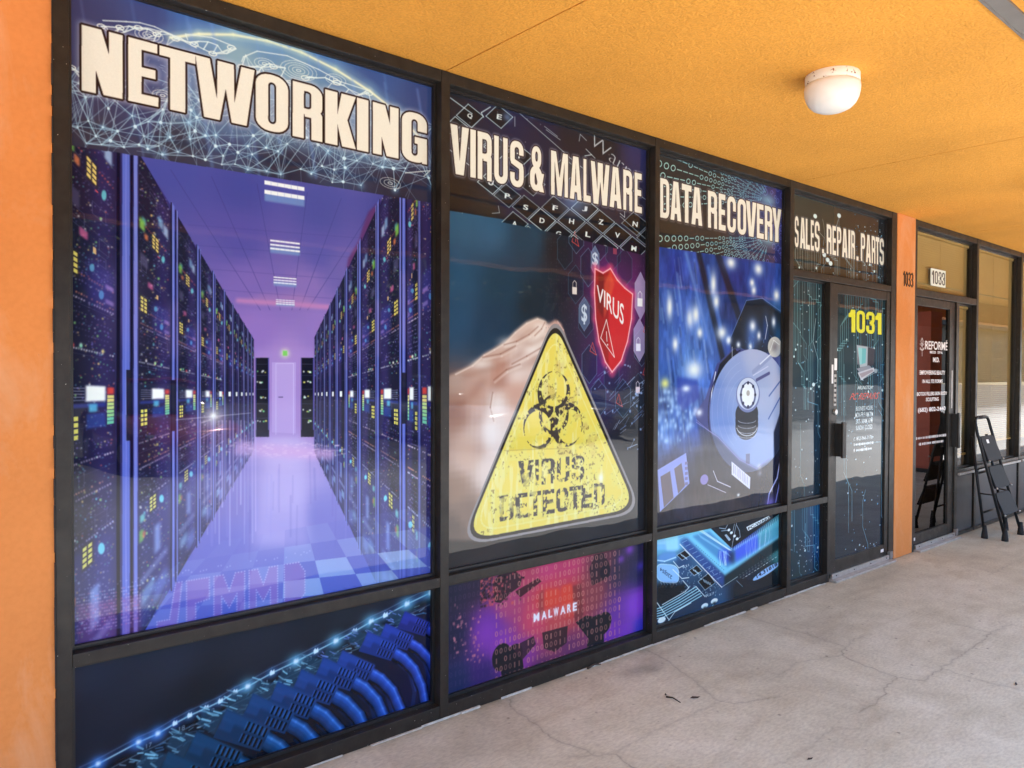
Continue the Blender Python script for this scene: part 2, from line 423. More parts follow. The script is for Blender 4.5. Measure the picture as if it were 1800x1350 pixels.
    if ch == '&': return [A(rr(.12, .50, .80, 1, .32, .2)), A(rr(0, 0, .86, .56, .4, .22)), S(rr(.38, .66, .55, .88, .08, .08)), S(rr(.33, .14, .52, .40, .09, .09)), A([(.25, .62), (.55, .66), (1, 0), (.66, 0)]), A([(.66, .42), (1, .42), (.88, .18), (.6, .1)]), S([(.86, .44), (1.1, .44), (1.1, .60), (.78, .60)])]
    if ch == 'Y': return [A([(0, 1), (s*1.1, 1), (.5, .62), (1-s*1.1, 1), (1, 1), (.5+s*.55, .40), (.5+s*.55, 0), (.5-s*.55, 0), (.5-s*.55, .40)])]
    if ch == '1': return [A(rc(.42, 0, 1, 1)), A([(0, .82), (0, .66), (.5, .66), (.5, 1), (.35, 1), (.2, .86)])]
    if ch == '3': return [A(rr(0, .44, 1, 1, .42, .2)), A(rr(0, 0, 1, .56, .42, .2)), S(rc(s, .62, 1-s, 1-t)), S(rc(s, t, 1-s, .38)), S(rc(-.1, .36, s*1.2, .64)), S(rc(s*.9, .38, .5, .44)), S(rc(s*.9, .56, .5, .62))]
    if ch == '.': return [A(rc(0, 0, 1, 1))]
    if ch == '-': return [A(rc(0, .38, 1, .55))]
    return [A(rc(0, 0, 1, 1))]

def quad(xl, yt, yb, xr):                             # upright rectangle on the glass from its left edge and right x
    return [(xl, yt), (xr, hy(xl, yt, xr)), (xr, hy(xl, yb, xr)), (xl, yb)]

def unitmap(s, q):
    t = s.T(q)
    def f(p):
        p = np.asarray(p, float); u = p[:, 0:1]; v = 1-p[:, 1:2]
        return (t[0]*(1-u)+t[1]*u)*(1-v)+(t[3]*(1-u)+t[2]*u)*v
    return f

def overlap(g, oy, ox, c):                            # the part of c, placed at (oy, ox), that falls inside g
    a, b_ = max(0, -oy), max(0, -ox); oy2, ox2 = oy+a, ox+b_
    h = min(c.shape[0]-a, g.shape[0]-oy2); w = min(c.shape[1]-b_, g.shape[1]-ox2)
    if h <= 0 or w <= 0: return None, None
    return g[oy2:oy2+h, ox2:ox2+w], c[a:a+h, b_:b_+w]

def glyph_mask(s, items, pad):                        # items: (char, quad, kwargs); one joint coverage mask
    allq = np.concatenate([s.T(q) for _, q, _ in items])
    x0, x1, y0, y1 = s.bbox(allq, pad)
    big = np.zeros((y1-y0, x1-x0), np.float32)
    for ch, q, kw in items:
        f = unitmap(s, q); g = np.zeros_like(big)
        for sign, p in glyph(ch, **kw):
            r = s.cov_q(f(p), 0)
            if r is None: continue
            yy, xx, c = r
            v, c = overlap(g, yy-y0, xx-x0, c)
            if v is None: continue
            if sign: np.maximum(v, c, out=v)
            else: v *= 1-c
        np.maximum(big, g, out=big)
    return y0, x0, big

def dilate(m, r):
    out = m.copy(); n = int(math.ceil(r))
    for dy in range(-n, n+1):
        for dx in range(-n, n+1):
            if dx*dx+dy*dy > r*r+.3: continue
            out = np.maximum(out, np.roll(np.roll(m, dy, 0), dx, 1))
    return out

def heavy(s, items, col, edge=(40, 22, 22), ew=3.0, glow=(225, 215, 225), gw=8, ga=.42, grain=8):
    y0, x0, m = glyph_mask(s, items, int(gw*s.k*3)+6)
    e = dilate(m, ew*s.k)
    if glow is not None:
        g = np.clip(blur1(dilate(e, 2*s.k), max(1, int(gw*s.k*.5)))*1.3, 0, 1); s.put(y0, x0, g*ga, glow)
    s.put(y0, x0, e, edge)
    c = np.array(col, np.float32)+(s.rng.rand(*m.shape, 1).astype(np.float32)-.5)*grain
    v = s.a[y0:y0+m.shape[0], x0:x0+m.shape[1]]; v += m[..., None]*(c-v)

def row(word, xs, xl, yt, yb, gap=0.0, **kw):                  # xs: (left, right) of each letter in photo pixels
    return [(ch, quad(a+gap, hy(xl, yt, a), hy(xl, yb, a), b-gap), kw) for ch, (a, b) in zip(word, xs)]

_tcache = {}
def type_polys(txt, bold=0.0, spacing=1.0):           # thin lettering from Blender's built-in face
    key = (txt, bold, spacing)
    if key in _tcache: return _tcache[key]
    cu = bpy.data.curves.new('lettering', 'FONT'); cu.body = txt; cu.offset = bold; cu.resolution_u = 3; cu.space_character = spacing
    ob = bpy.data.objects.new('lettering', cu); COL.objects.link(ob)
    bpy.context.view_layer.update()
    dg = bpy.context.evaluated_depsgraph_get()
    me = ob.evaluated_get(dg).to_mesh()
    co = np.array([v.co[:2] for v in me.vertices]); P = [co[list(p.vertices)] for p in me.polygons]
    ob.evaluated_get(dg).to_mesh_clear()
    bpy.data.objects.remove(ob); bpy.data.curves.remove(cu)
    mn = co.min(0); sz = co.max(0)-mn
    P = [(p-mn)/sz for p in P]; _tcache[key] = P
    return P

def typed(s, txt, q, col, a=1.0, bold=0.0, slant=0.0, spacing=1.0, glow=None, add=False):
    f = unitmap(s, q); x0, x1, y0, y1 = s.bbox(s.T(q), 8)
    if x1 <= x0 or y1 <= y0: return
    m = np.zeros((y1-y0, x1-x0), np.float32)
    for p in type_polys(txt, bold, spacing):
        p = p.copy(); p[:, 0] += slant*(p[:, 1]-.5)
        r = s.cov_q(f(p), 0)
        if r is None: continue
        yy, xx, c = r
        v, c = overlap(m, yy-y0, xx-x0, c)
        if v is not None: v += c
    m = np.clip(m, 0, 1)
    if glow is not None: s.put(y0, x0, np.clip(blur1(m, 3)*1.5, 0, 1)*.6, glow)
    s.put(y0, x0, m*a, col, add)

# ------------------------------------------------------------------ the printed pictures
CREAM = (247, 233, 212)

def art_networking(X0, X1, Z0, Z1):
    s = Canvas(X0, X1, Z0, Z1, 470, 3); R = s.rng; k = R.uniform
    # --- server room: ceiling, far wall, floor
    s.a[:] = s.field([(130, 300, 70, 72, 160), (300, 300, 72, 78, 170), (420, 330, 70, 74, 165), (560, 370, 76, 80, 168), (700, 400, 60, 66, 150),
        (420, 420, 88, 80, 175), (560, 440, 92, 86, 180), (440, 500, 128, 100, 190), (540, 505, 140, 108, 192), (600, 480, 112, 96, 182),
        (450, 580, 150, 112, 200), (560, 570, 150, 115, 200), (500, 640, 176, 134, 208), (470, 700, 170, 130, 206), (540, 720, 170, 132, 206),
        (400, 860, 112, 104, 196), (500, 800, 205, 178, 232), (505, 860, 165, 150, 222), (480, 940, 128, 124, 215), (560, 920, 118, 114, 208),
        (380, 980, 108, 108, 208), (300, 1060, 84, 92, 205), (480, 1020, 110, 118, 214), (620, 960, 112, 110, 206), (680, 1020, 86, 100, 208),
        (560, 1060, 84, 108, 214), (200, 1100, 70, 84, 198), (420, 1080, 78, 96, 210)], 3.0)
    for x in (300, 372, 452, 540, 600, 660): s.seg((x, hy(250, 290, x)), (505+(x-505)*.23, 545), .9, (52, 50, 120), .55, 1.2)
    for y in (395, 430, 470, 505): s.seg((330, y), (640, y+24), .8, (60, 54, 130), .3, 1.5)
    s.poly([(415, 524), (590, 536), (590, 545), (415, 532)], (205, 128, 190), .8, 2)                        # pink line at the back of the ceiling
    s.poly([(455, 520), (530, 520), (560, 534), (430, 530)], (205, 130, 180), .45, 6)
    for (xa, xb, y, h, n) in ((465, 535, 317, 34, 2), (475, 527, 421, 22, 3), (481, 521, 486, 15, 3), (485, 518, 526, 11, 3)):
        s.poly(quad(xa, y+h*.55, y+h*1.05, xb), (120, 160, 215), .7, 1)
        for j in range(n):
            yy = y+j*h/n*.95
            s.poly(quad(xa, yy, yy+h/n*.42, xb), (246, 246, 255), 1)
        for j in range(1, 6): s.seg((xa+(xb-xa)*j/6, y), (xa+(xb-xa)*j/6, y+h), .6, (110, 115, 190), .6)
    s.poly([(680, 345), (648, 372), (637, 400), (632, 420), (612, 455), (608, 480), (620, 480), (640, 450), (654, 412), (668, 385), (676, 360)], (104, 44, 100), .75, 2)
    s.poly([(690, 345), (664, 390), (640, 430), (618, 470), (612, 500), (650, 470), (680, 420)], (46, 62, 160), .55, 3)
    # far door and the two small racks beside it
    s.poly([(449, 615), (553, 615), (553, 770), (449, 770)], (168, 132, 212), .55, 4)
    s.poly([(478, 760), (478, 637), (520, 637), (520, 762)], (188, 158, 226), .9)
    s.line([(485, 764), (485, 639), (516, 639), (516, 764)], .9, (214, 196, 240), .9)
    s.seg((490, 698), (497, 698), 1.4, (80, 60, 120)); s.blob((501, 621), 8, 8, (235, 240, 190), .9); s.dot((501, 621), 8, 9, (120, 210, 90))
    for xa, xb in ((449, 473), (529, 552)):
        s.poly([(xa, 629), (xb, 629), (xb, 768), (xa, 768)], (24, 24, 40)); s.seg((xb-1, 630), (xb-1, 755), 1.6, (88, 84, 190)); s.seg((xa+1, 630), (xa+1, 755), 1.0, (70, 66, 160))
        for y in (653, 671, 698, 722, 741):
            for q in range(4): s.dot((k(xa+3, xb-5), y+k(-2, 2)), k(2, 4), k(2, 3), [(240, 240, 230), (230, 220, 90), (120, 230, 140), (250, 250, 250)][q])
        for y in (640, 660, 684, 710, 735): s.seg((xa+2, y), (xb-3, y), .7, (70, 72, 110), .8)
    # --- rows of racks; the eye point of the picture is at (505, 693)
    VX, VY = 505.0, 693.0
    def rack_wall(bounds, sl, sr_t, sr_b, side):
        for (xo, xi, post) in bounds:                # outer edge, inner edge (towards the eye point), post width at the outer side
            do, di = abs(xo-VX), abs(xi-VX)
            yt = lambda x: VY-sr_t*abs(x-VX); yb = lambda x: VY+sr_b*abs(x-VX)
            top = [(xo, yt(xo)+abs(xo-xi)*.10)]; bot = []
            for j in range(7):
                u = j/6; x = xo+(xi-xo)*u
                top.append((x, yt(x)+abs(xo-xi)*.22*u**3)); bot.append((x, yb(x)-abs(xo-xi)*.5*u**3))
            s.poly(top+bot[::-1], (32, 31, 58))
            s.poly([(xo+(xi-xo)*.55, yt(xo+(xi-xo)*.55)), top[-1], bot[-1], (xo+(xi-xo)*.55, yb(xo+(xi-xo)*.55))], (74, 56, 150), .42, max(1, int(abs(xo-xi)*.12)))
            s.poly([(xo, VY+sr_b*do*.45), (xi, VY+sr_b*di*.45), bot[-1], bot[0]], (70, 78, 190), .42, max(2, int(abs(xo-xi)*.1)))
            s.line(top, 1.1, (30, 28, 70), .9)
            w = xi-xo; sc = do/262.0
            P = lambda u, v: (xo+w*u, VY+v*(abs(xo+w*u-VX))*(sr_t if v < 0 else sr_b))
            def pan(u0, u1, v0, v1, c, a=1.0, blur=0): s.poly([P(u0, v0), P(u1, v0), P(u1, v1), P(u0, v1)], c, a, blur)
            ax = abs(w)
            big = ax > 13
            # shelf edges
            for v in (-.93, -.80, -.66, -.52, -.40, -.27, -.12, .10, .24, .40, .55, .70, .85): s.seg(P(.02, v), P(.98, v), .8, (78, 76, 118), .45 if big else .25)
            n = int(40+ax*10) if big else 20
            for _ in range(n):
                u, v = k(.03, .97), k(-1, 1); c = [(225, 225, 250), (150, 130, 235), (240, 90, 80), (230, 180, 110), (110, 190, 235), (120, 110, 215), (90, 200, 160), (140, 120, 225), (110, 100, 200)][R.randint(9)]
                p = P(u, v); z = k(.7, 1.9)*min(1.25, .5+sc*.55); c = c if k(0, 1) < .72 else [(240, 226, 110), (130, 230, 120), (250, 250, 240), (90, 210, 235)][R.randint(4)]; s.dot(p, z, z*1.25, c, k(.4, 1))
            if ax > 40:
                for _ in range(110):
                    z = k(1.2, 3.4); s.dot(P(k(.05, .75), k(-1, 1)), z, z*1.3, [(236, 224, 100), (140, 226, 110), (246, 246, 236), (250, 200, 110), (110, 214, 236)][R.randint(5)], k(.5, .95))
            if big:
                for v, c in ((-.30, (240, 130, 100)), (-.285, (225, 200, 240)), (.285, (240, 150, 120)), (.305, (230, 200, 240)), (-.73, (240, 90, 80)), (-.135, (230, 230, 240)), (.44, (220, 220, 250)), (-.36, (235, 120, 90)), (.20, (240, 210, 230))):
                    for u in np.arange(.04, .97, .05):
                        if k(0, 1) < .75: s.dot(P(u, v), 1.3*sc+.4, 1.9*sc+.5, c, k(.5, 1))
                for v0, v1 in ((-.26, -.15), (-.42, -.33), (.33, .45), (-.70, -.60), (.14, .20), (.50, .58), (-.92, -.86)):
                    for u in np.arange(.06, .96, .06):
                        for v in np.arange(v0, v1, .016):
                            if k(0, 1) < .5: s.dot(P(u, v), 1.0*sc+.3, 1.3*sc+.4, (150, 140, 225), k(.25, .8))
                for j in range(9):                     # module outlines
                    u, v = k(.05, .7), k(-.95, .95); du, dv = k(.1, .28), k(.02, .05)
                    s.line([P(u, v), P(u+du, v), P(u+du, v+dv), P(u, v+dv)], .7, (96, 92, 140), .6, .8, closed=True)
                for j in range(5):
                    u, v = k(.08, .8), -.145+k(-.004, .004); s.blob(P(u, v), 1.7*sc, 2.6*sc, [(120, 230, 170), (240, 80, 80), (245, 220, 120), (240, 240, 250)][j % 4], .95)
            # lit screen row in the middle
            sb = 1 if ax > 14 else 0
            pan(.42, .80, -.027, .022, (250, 252, 255), 1, sb)
            if big:
                pan(.83, .96, -.024, .0, (232, 66, 60), .95, sb)
                for j in range(8): pan(.83, .96, .003+j*.0125, .0135+j*.0125, [(246, 226, 120), (200, 230, 130), (150, 222, 140), (110, 214, 170), (96, 210, 200)][min(4, j//2)], .95)
                pan(.05, .80, .028, .040, (50, 64, 170), .7, sb)
                pan(.48, .64, .03, .055, (84, 190, 235), .85, sb); pan(.44, .80, .06, .105, (46, 80, 180), .6, sb)
                for j in range(5): pan(.08, .4, -.02+j*.009, -.016+j*.009, (190, 190, 220), .4)
                for j in range(4):
                    for i in range(2): pan(.08+i*.11, .165+i*.11, .064+j*.018, .077+j*.018, (240, 226, 90))
            def grid(u, v, c, n=4, du=.105, dv=.0165):
                pan(u-.02, u+.21, v-.006, v+n*dv+.004, (60, 50, 40), .6, 1)
                for j in range(n):
                    for i in range(2): pan(u+i*du, u+i*du+du*.74, v+j*dv, v+j*dv+dv*.70, c, .95)
            grid(.44, -.735, (250, 216, 106)); pan(.12, .24, -.76, -.73, (90, 180, 175), .8, sb); pan(.04, .2, -.745, -.70, (120, 190, 70), .9, sb); pan(.20, .30, -.70, -.675, (230, 120, 70), .9, sb); s.blob(P(.77, -.67), 2.9*sc, 6.0*sc, (100, 200, 215), .9, hard=4)
            pan(.62, .76, -.86, -.81, (120, 170, 220), .8, sb); pan(.78, .92, -.85, -.80, (170, 200, 240), .8, sb); pan(.6, .66, -.66, -.655, (240, 80, 90))
            pan(.06, .3, -.60, -.55, (90, 86, 130), .6, sb)
            grid(.08, -.415, (246, 226, 96)); s.blob(P(.54, -.40), 2.9*sc, 4.5*sc, (96, 200, 220), .9, hard=4); s.blob(P(.72, -.33), 2.9*sc, 5.2*sc, (90, 190, 240), .9, hard=4); pan(.80, .95, -.375, -.36, (205, 150, 230), .8, sb); pan(.80, .95, -.325, -.31, (200, 150, 225), .7, sb)
            pan(.44, .98, -.43, -.29, (64, 66, 180), .4, max(1, int(ax*.08)))
            pan(.30, .46, -.50, -.475, (210, 90, 150), .8, sb); pan(.56, .62, -.47, -.45, (240, 190, 120), .9)
            grid(.36, .455, (244, 232, 106)); s.blob(P(.72, .50), 4.0*sc, 6.8*sc, (110, 214, 236), 1, hard=4); pan(.06, .20, .50, .53, (110, 214, 205), .85, sb)
            pan(.03, .16, .56, .61, (120, 200, 80), .8, sb); pan(.14, .22, .575, .60, (235, 110, 70), .8, sb)
            pan(.5, .68, .60, .73, (150, 180, 250), .7, sb*2); pan(.05, .9, .76, .79, (170, 186, 250), .4, sb*2); pan(.1, .5, .82, .88, (150, 200, 250), .55, sb*2); pan(.5, .9, .86, .95, (130, 160, 250), .5, sb*3)
    left = [(112, 204, 0), (243, 300, 0), (313, 345, 0), (353, 373, 0), (379, 393, 0), (397, 408, 0), (411, 419, 0), (421, 428, 0), (430, 435, 0), (437, 441, 0), (443, 446, 0)]
    right = [(800, 740, 0), (735, 716, 0), (702, 668, 0), (660, 636, 0), (628, 612, 0), (606, 595, 0), (590, 582, 0), (578, 572, 0), (569, 564, 0), (562, 558, 0), (556, 553, 0)]
    for bl, st, sb in ((left, 1.62, 1.66), (right, 2.07, 2.12)):
        # dark side wall behind the racks first
        xo = bl[0][0]; xi = bl[-1][1]
        s.poly([(xo, VY-st*abs(xo-VX)), (xi, VY-st*abs(xi-VX)), (xi, VY+sb*abs(xi-VX)), (xo, VY+sb*abs(xo-VX))], (50, 46, 110), .9)
        rack_wall(bl, 0, st, sb, 0)
        for i in range(len(bl)-1):                    # blue posts between the racks
            xa, xb = bl[i][1], bl[i+1][0]; w = xb-xa
            f = lambda x, v: (x, VY+v*abs(x-VX)*(st if v < 0 else sb))
            s.poly([f(xa, -1.0), f(xb, -1.02), f(xb, 1.0), f(xa, 1.0)], (44, 40, 104))
            a1, a2 = xa+w*.28, xa+w*.62
            if bl is left and i > 0: a1, a2 = xa+w*.12, xa+w*.55
            s.poly([f(a1, -1.03), f(a2, -1.03), f(a2, 1.02), f(a1, 1.02)], (92, 108, 214))
            s.poly([f(xa+w*.80, -1.03), f(xa+w*.97, -1.03), f(xa+w*.97, 1.02), f(xa+w*.80, 1.02)], (118, 128, 222))
            s.poly([f(a1, -.5), f(a2, -.5), f(a2, -.2), f(a1, -.2)], (196, 150, 222), .7, max(1, int(abs(w)*.6)))
            s.poly([f(a1, .3), f(a2, .3), f(a2, .8), f(a1, .8)], (128, 146, 240), .6, max(1, int(abs(w)*.6)))
            s.seg(f(xa+w*.7, -1.02), f(xa+w*.7, 1.02), max(.7, abs(w)*.08), (22, 20, 52))
            s.seg(f(xa+w*.1, -1.02), f(xa+w*.1, 1.02), max(.7, abs(w)*.12), (20, 18, 44))
            s.seg(f(a1+(a2-a1)*.5, -1.02), f(a1+(a2-a1)*.5, 1.02), .7, (176, 176, 246), .6)
    # handles of the two nearest doors
    for x, y0, y1, w in ((222, 650, 775, 9), (302, 668, 758, 7), (706, 655, 745, 8)): s.poly(quad(x, y0, y1, x+w), (26, 24, 44), .9)
    # --- floor: reflections, sheen and tiles
    s.poly([(470, 770), (530, 770), (545, 960), (445, 960)], (196, 176, 236), .55, 9)
    s.poly([(415, 775), (590, 790), (585, 808), (410, 800)], (226, 170, 226), .7, 5)
    for _ in range(90):
        x = k(400, 610); y = 778+k(0, 26); s.dot((x, y), k(3, 9), 1.4, (244, 205, 235), k(.2, .6))
    for i in range(26):
        x = k(360, 640); y = k(800, 900); s.seg((x, y), (x+k(-2, 2), y+k(40, 110)), k(1, 4), (150, 140, 232) if k(0, 1) > .5 else (96, 88, 190), .22, 3)
    def tile(i, j): 
        x = 505+(500+i*46-505)*(1+(j)*.19); y = 962+j*30+(i*7.5)
        return (x, y*1.0-(i*14))
    for j in range(-1, 4):
        for i in range(-4, 6):
            c = (150, 180, 234) if (i+j) % 2 == 0 else (84, 100, 206)
            a = (.75 if j >= 1 else .35 if j == 0 else .15)*(1 if i >= 0 else .35)
            s.poly([tile(i, j), tile(i+1, j), tile(i+1, j+1), tile(i, j+1)], c, a)
    # hazy glass reflection and sun glint painted into the print, lower left racks
    s.blob((410, 830), 90, 70, (176, 160, 226), .45); s.blob((380, 740), 60, 40, (150, 142, 200), .22)
    for x in np.arange(352, 450, 6.5): s.seg((x, 740), (x+k(-1, 1), k(860, 960)), k(.8, 2.4), (206, 190, 244), k(.25, .6), 2)
    s.blob((375, 731), 22, 22, (255, 250, 235), .5); s.blob((375, 731), 6, 6, (255, 255, 246), 1.0)
    s.seg((310, 738), (440, 726), 1.0, (240, 236, 250), .5, 2); s.seg((375, 700), (375, 800), 1.2, (244, 240, 250), .45, 2)
    # --- dotted letters of a lit sign showing through near the bottom
    def dotted(pts, closed=True, fillc=(196, 96, 190)):
        if closed: s.poly(pts, fillc, .30, 1)
        pts = list(pts)+([pts[0]] if closed else [])
        for a, b in zip(pts[:-1], pts[1:]):
            L = math.hypot(b[0]-a[0], b[1]-a[1]); n = max(1, int(L/4.3))
            for t in range(n): s.dot((a[0]+(b[0]-a[0])*t/n, a[1]+(b[1]-a[1])*t/n), 1.5, 1.5, (236, 226, 255), .95)
    sk = lambda pts, x0, w, y0=1026, h=78: [(x0+u*w, hy(300, y0+v*h, x0+u*w)) for u, v in pts]
    dotted(sk([(0, 1), (0, .8), (.5, .8), (.75, 0), (1, 0), (.8, 1)], 276, 44))
    Pp = [(0, 1), (0, 0), (1, 0), (1, .5), (.4, .55), (.4, 1)]; Mm = [(0, 1), (0, 0), (.3, 0), (.5, .4), (.7, 0), (1, 0), (1, 1), (.75, 1), (.75, .5), (.5, .8), (.25, .5), (.25, 1)]
    Dd = [(0, 1), (0, 0), (.7, 0), (1, .25), (1, .8), (.7, 1)]
    dotted(sk(Pp, 328, 40)); dotted(sk(Mm, 376, 54)); dotted(sk(Mm, 438, 50)); dotted(sk(Dd, 500, 36))
    for x0 in (136, 172, 214):
        for i in range(9):
            for j in range(12):
                if (i*3+j*5+x0) % 4: s.dot((x0+i*4, hy(140, 1046+j*6, x0+i*4)), 1.7, 1.7, (232, 220, 255) if k(0, 1) < .7 else (240, 120, 170), .85)
        s.poly(sk([(0, 0), (1, 0), (1, 1), (0, 1)], x0, 34, 1036, 70), (190, 70, 150), .28, 3)
    for x in np.arange(134, 560, 5.2):
        for y in (1010, 1112):
            if k(0, 1) < .55: s.dot((x, hy(300, y+k(-3, 3), x)), 1.5, 1.5, (210, 210, 255), .8)
    # --- header: globe and network
    hb = lambda x: 255+(x-121)*(357-255)/641.0
    hm = s.mask([(60, -40), (800, -40), (800, hb(800)), (60, hb(60))])
    H = s.field([(125, 10, 60, 62, 110), (180, 60, 58, 62, 110), (260, 20, 62, 74, 134), (330, 30, 70, 108, 178), (420, 40, 84, 132, 198), (480, 60, 76, 128, 196), (560, 90, 66, 108, 178), (660, 130, 58, 86, 150), (750, 170, 54, 72, 132),
        (420, 100, 150, 178, 186), (520, 130, 128, 160, 180), (620, 175, 96, 122, 166), (300, 120, 90, 100, 150), (200, 130, 62, 66, 116), (140, 180, 58, 56, 92), (250, 200, 58, 60, 104), (400, 200, 60, 70, 118), (560, 230, 50, 56, 92), (700, 280, 44, 46, 78), (300, 250, 50, 50, 70), (160, 230, 52, 50, 72), (500, 300, 40, 42, 66), (700, 330, 36, 38, 62)], 3.0)
    keep = s.a.copy(); s.lay(H, hm)
    arc = [(300, 66), (350, 60), (410, 61), (470, 72), (530, 92), (590, 122), (650, 160), (700, 200), (740, 245)]
    s.poly(arc+[(700, 300), (300, 220)], (118, 158, 190), .40, 6)
    s.line(arc, 26, (150, 190, 210), .30, 22); s.line(arc, 10, (200, 216, 196), .5, 9); s.line(arc, 3.6, (250, 244, 200), .95, 3)
    for i in range(34):                               # beams of light
        x = k(130, 740); y = k(20, 300); L = k(50, 150)
        s.seg((x, y-L*.5), (x+L*.16, y+L*.5), k(1.5, 6), (120, 160, 232), k(.15, .42), 5)
    pts = []
    while len(pts) < 120:
        x = k(116, 770); y = hb(x)-6-k(0, 1)**1.4*150
        if all(math.hypot(x-p[0], (y-p[1])*1.2) > 17 for p in pts): pts.append((x, y))
    for i, p in enumerate(pts):
        d = sorted((math.hypot(p[0]-q[0], p[1]-q[1]), j) for j, q in enumerate(pts) if j != i)
        for n_, (L, j) in enumerate(d[:16]):
            if n_ < 3 or k(0, 1) < .22: s.seg(p, pts[j], k(.6, 1.3), (170, 208, 228), k(.35, .85), 1)
    for i, p in enumerate(pts):
        if i % 2 == 0: s.blob(p, 7, 7, (130, 190, 235), .4)
        z = k(1.2, 3.4); s.blob(p, z, z, (214, 238, 246), 1, hard=6)
    for i in range(110):                               # long rays fanning through the net
        a = pts[R.randint(len(pts))]; s.seg(a, (a[0]+k(-70, 70), a[1]+k(-10, 110)), .8, (150, 190, 220), .45, 1)
    for cx, cy, n in ((262, 62, 4), (525, 124, 5), (465, 112, 3), (590, 140, 3), (686, 322, 3), (286, 168, 3)):     # ripples on the globe
        for j in range(n): 
            e = [(cx+(4+j*7)*math.cos(t), cy+(2+j*3.6)*math.sin(t)+(4+j*7)*math.cos(t)*.22) for t in np.linspace(0, 6.283, 22)]
            s.line(e, 1.1, (238, 238, 224), .65, .9)
    for (xa, xb, f, hgt, n) in ((178, 415, lambda x: 36+(x-178)*.17, 26, 30), (425, 655, lambda x: 92+(x-425)*.30, 34, 34), (126, 160, lambda x: 118+(x-126)*.3, 20, 6)):
        W_ = [(x, f(x)+k(0, 1)*hgt) for x in np.linspace(xa, xb, n)]
        for i, p in enumerate(W_):
            d = sorted((math.hypot(p[0]-q[0], (p[1]-q[1])*1.6), j) for j, q in enumerate(W_) if j != i)
            for L, j in d[:3]: s.seg(p, W_[j], k(1.0, 1.9), (230, 240, 234), k(.6, .95), 1)
            if i % 4 == 0: s.line([(p[0]+7*math.cos(t), p[1]+3.8*math.sin(t)+7*math.cos(t)*.2) for t in np.linspace(0, 6.283, 14)], 1.5, (240, 240, 226), .9)
    for w in ([(181, 36), (222, 38), (246, 40), (272, 47), (300, 60), (345, 84)], [(330, 70), (326, 60), (372, 66), (388, 72), (412, 82)], [(425, 108), (428, 100), (452, 90), (505, 98), (560, 122), (600, 144), (650, 160)], [(712, 304), (756, 300), (745, 310)]): s.line(w, 1.7, (232, 240, 232), .85, 1)
    for _ in range(420):                              # fine mesh behind the letters
        x = k(255, 730); y = hy(300, 150+k(-40, 62), x); s.seg((x, y), (x+k(-9, 9), y+k(-7, 7)), .7, (196, 214, 226), k(.3, .7))
    s.a = keep*(1-hm[..., None])+s.a*hm[..., None]
    heavy(s, row('NETWORKING', [(143, 216), (225, 279), (280, 344), (343, 448), (449, 507), (514, 567), (571, 626), (627, 648), (655, 701), (706, 751)], 143, 43, 159, gap=.3, s=.38, t=.15), CREAM, ew=3.0)
    return s

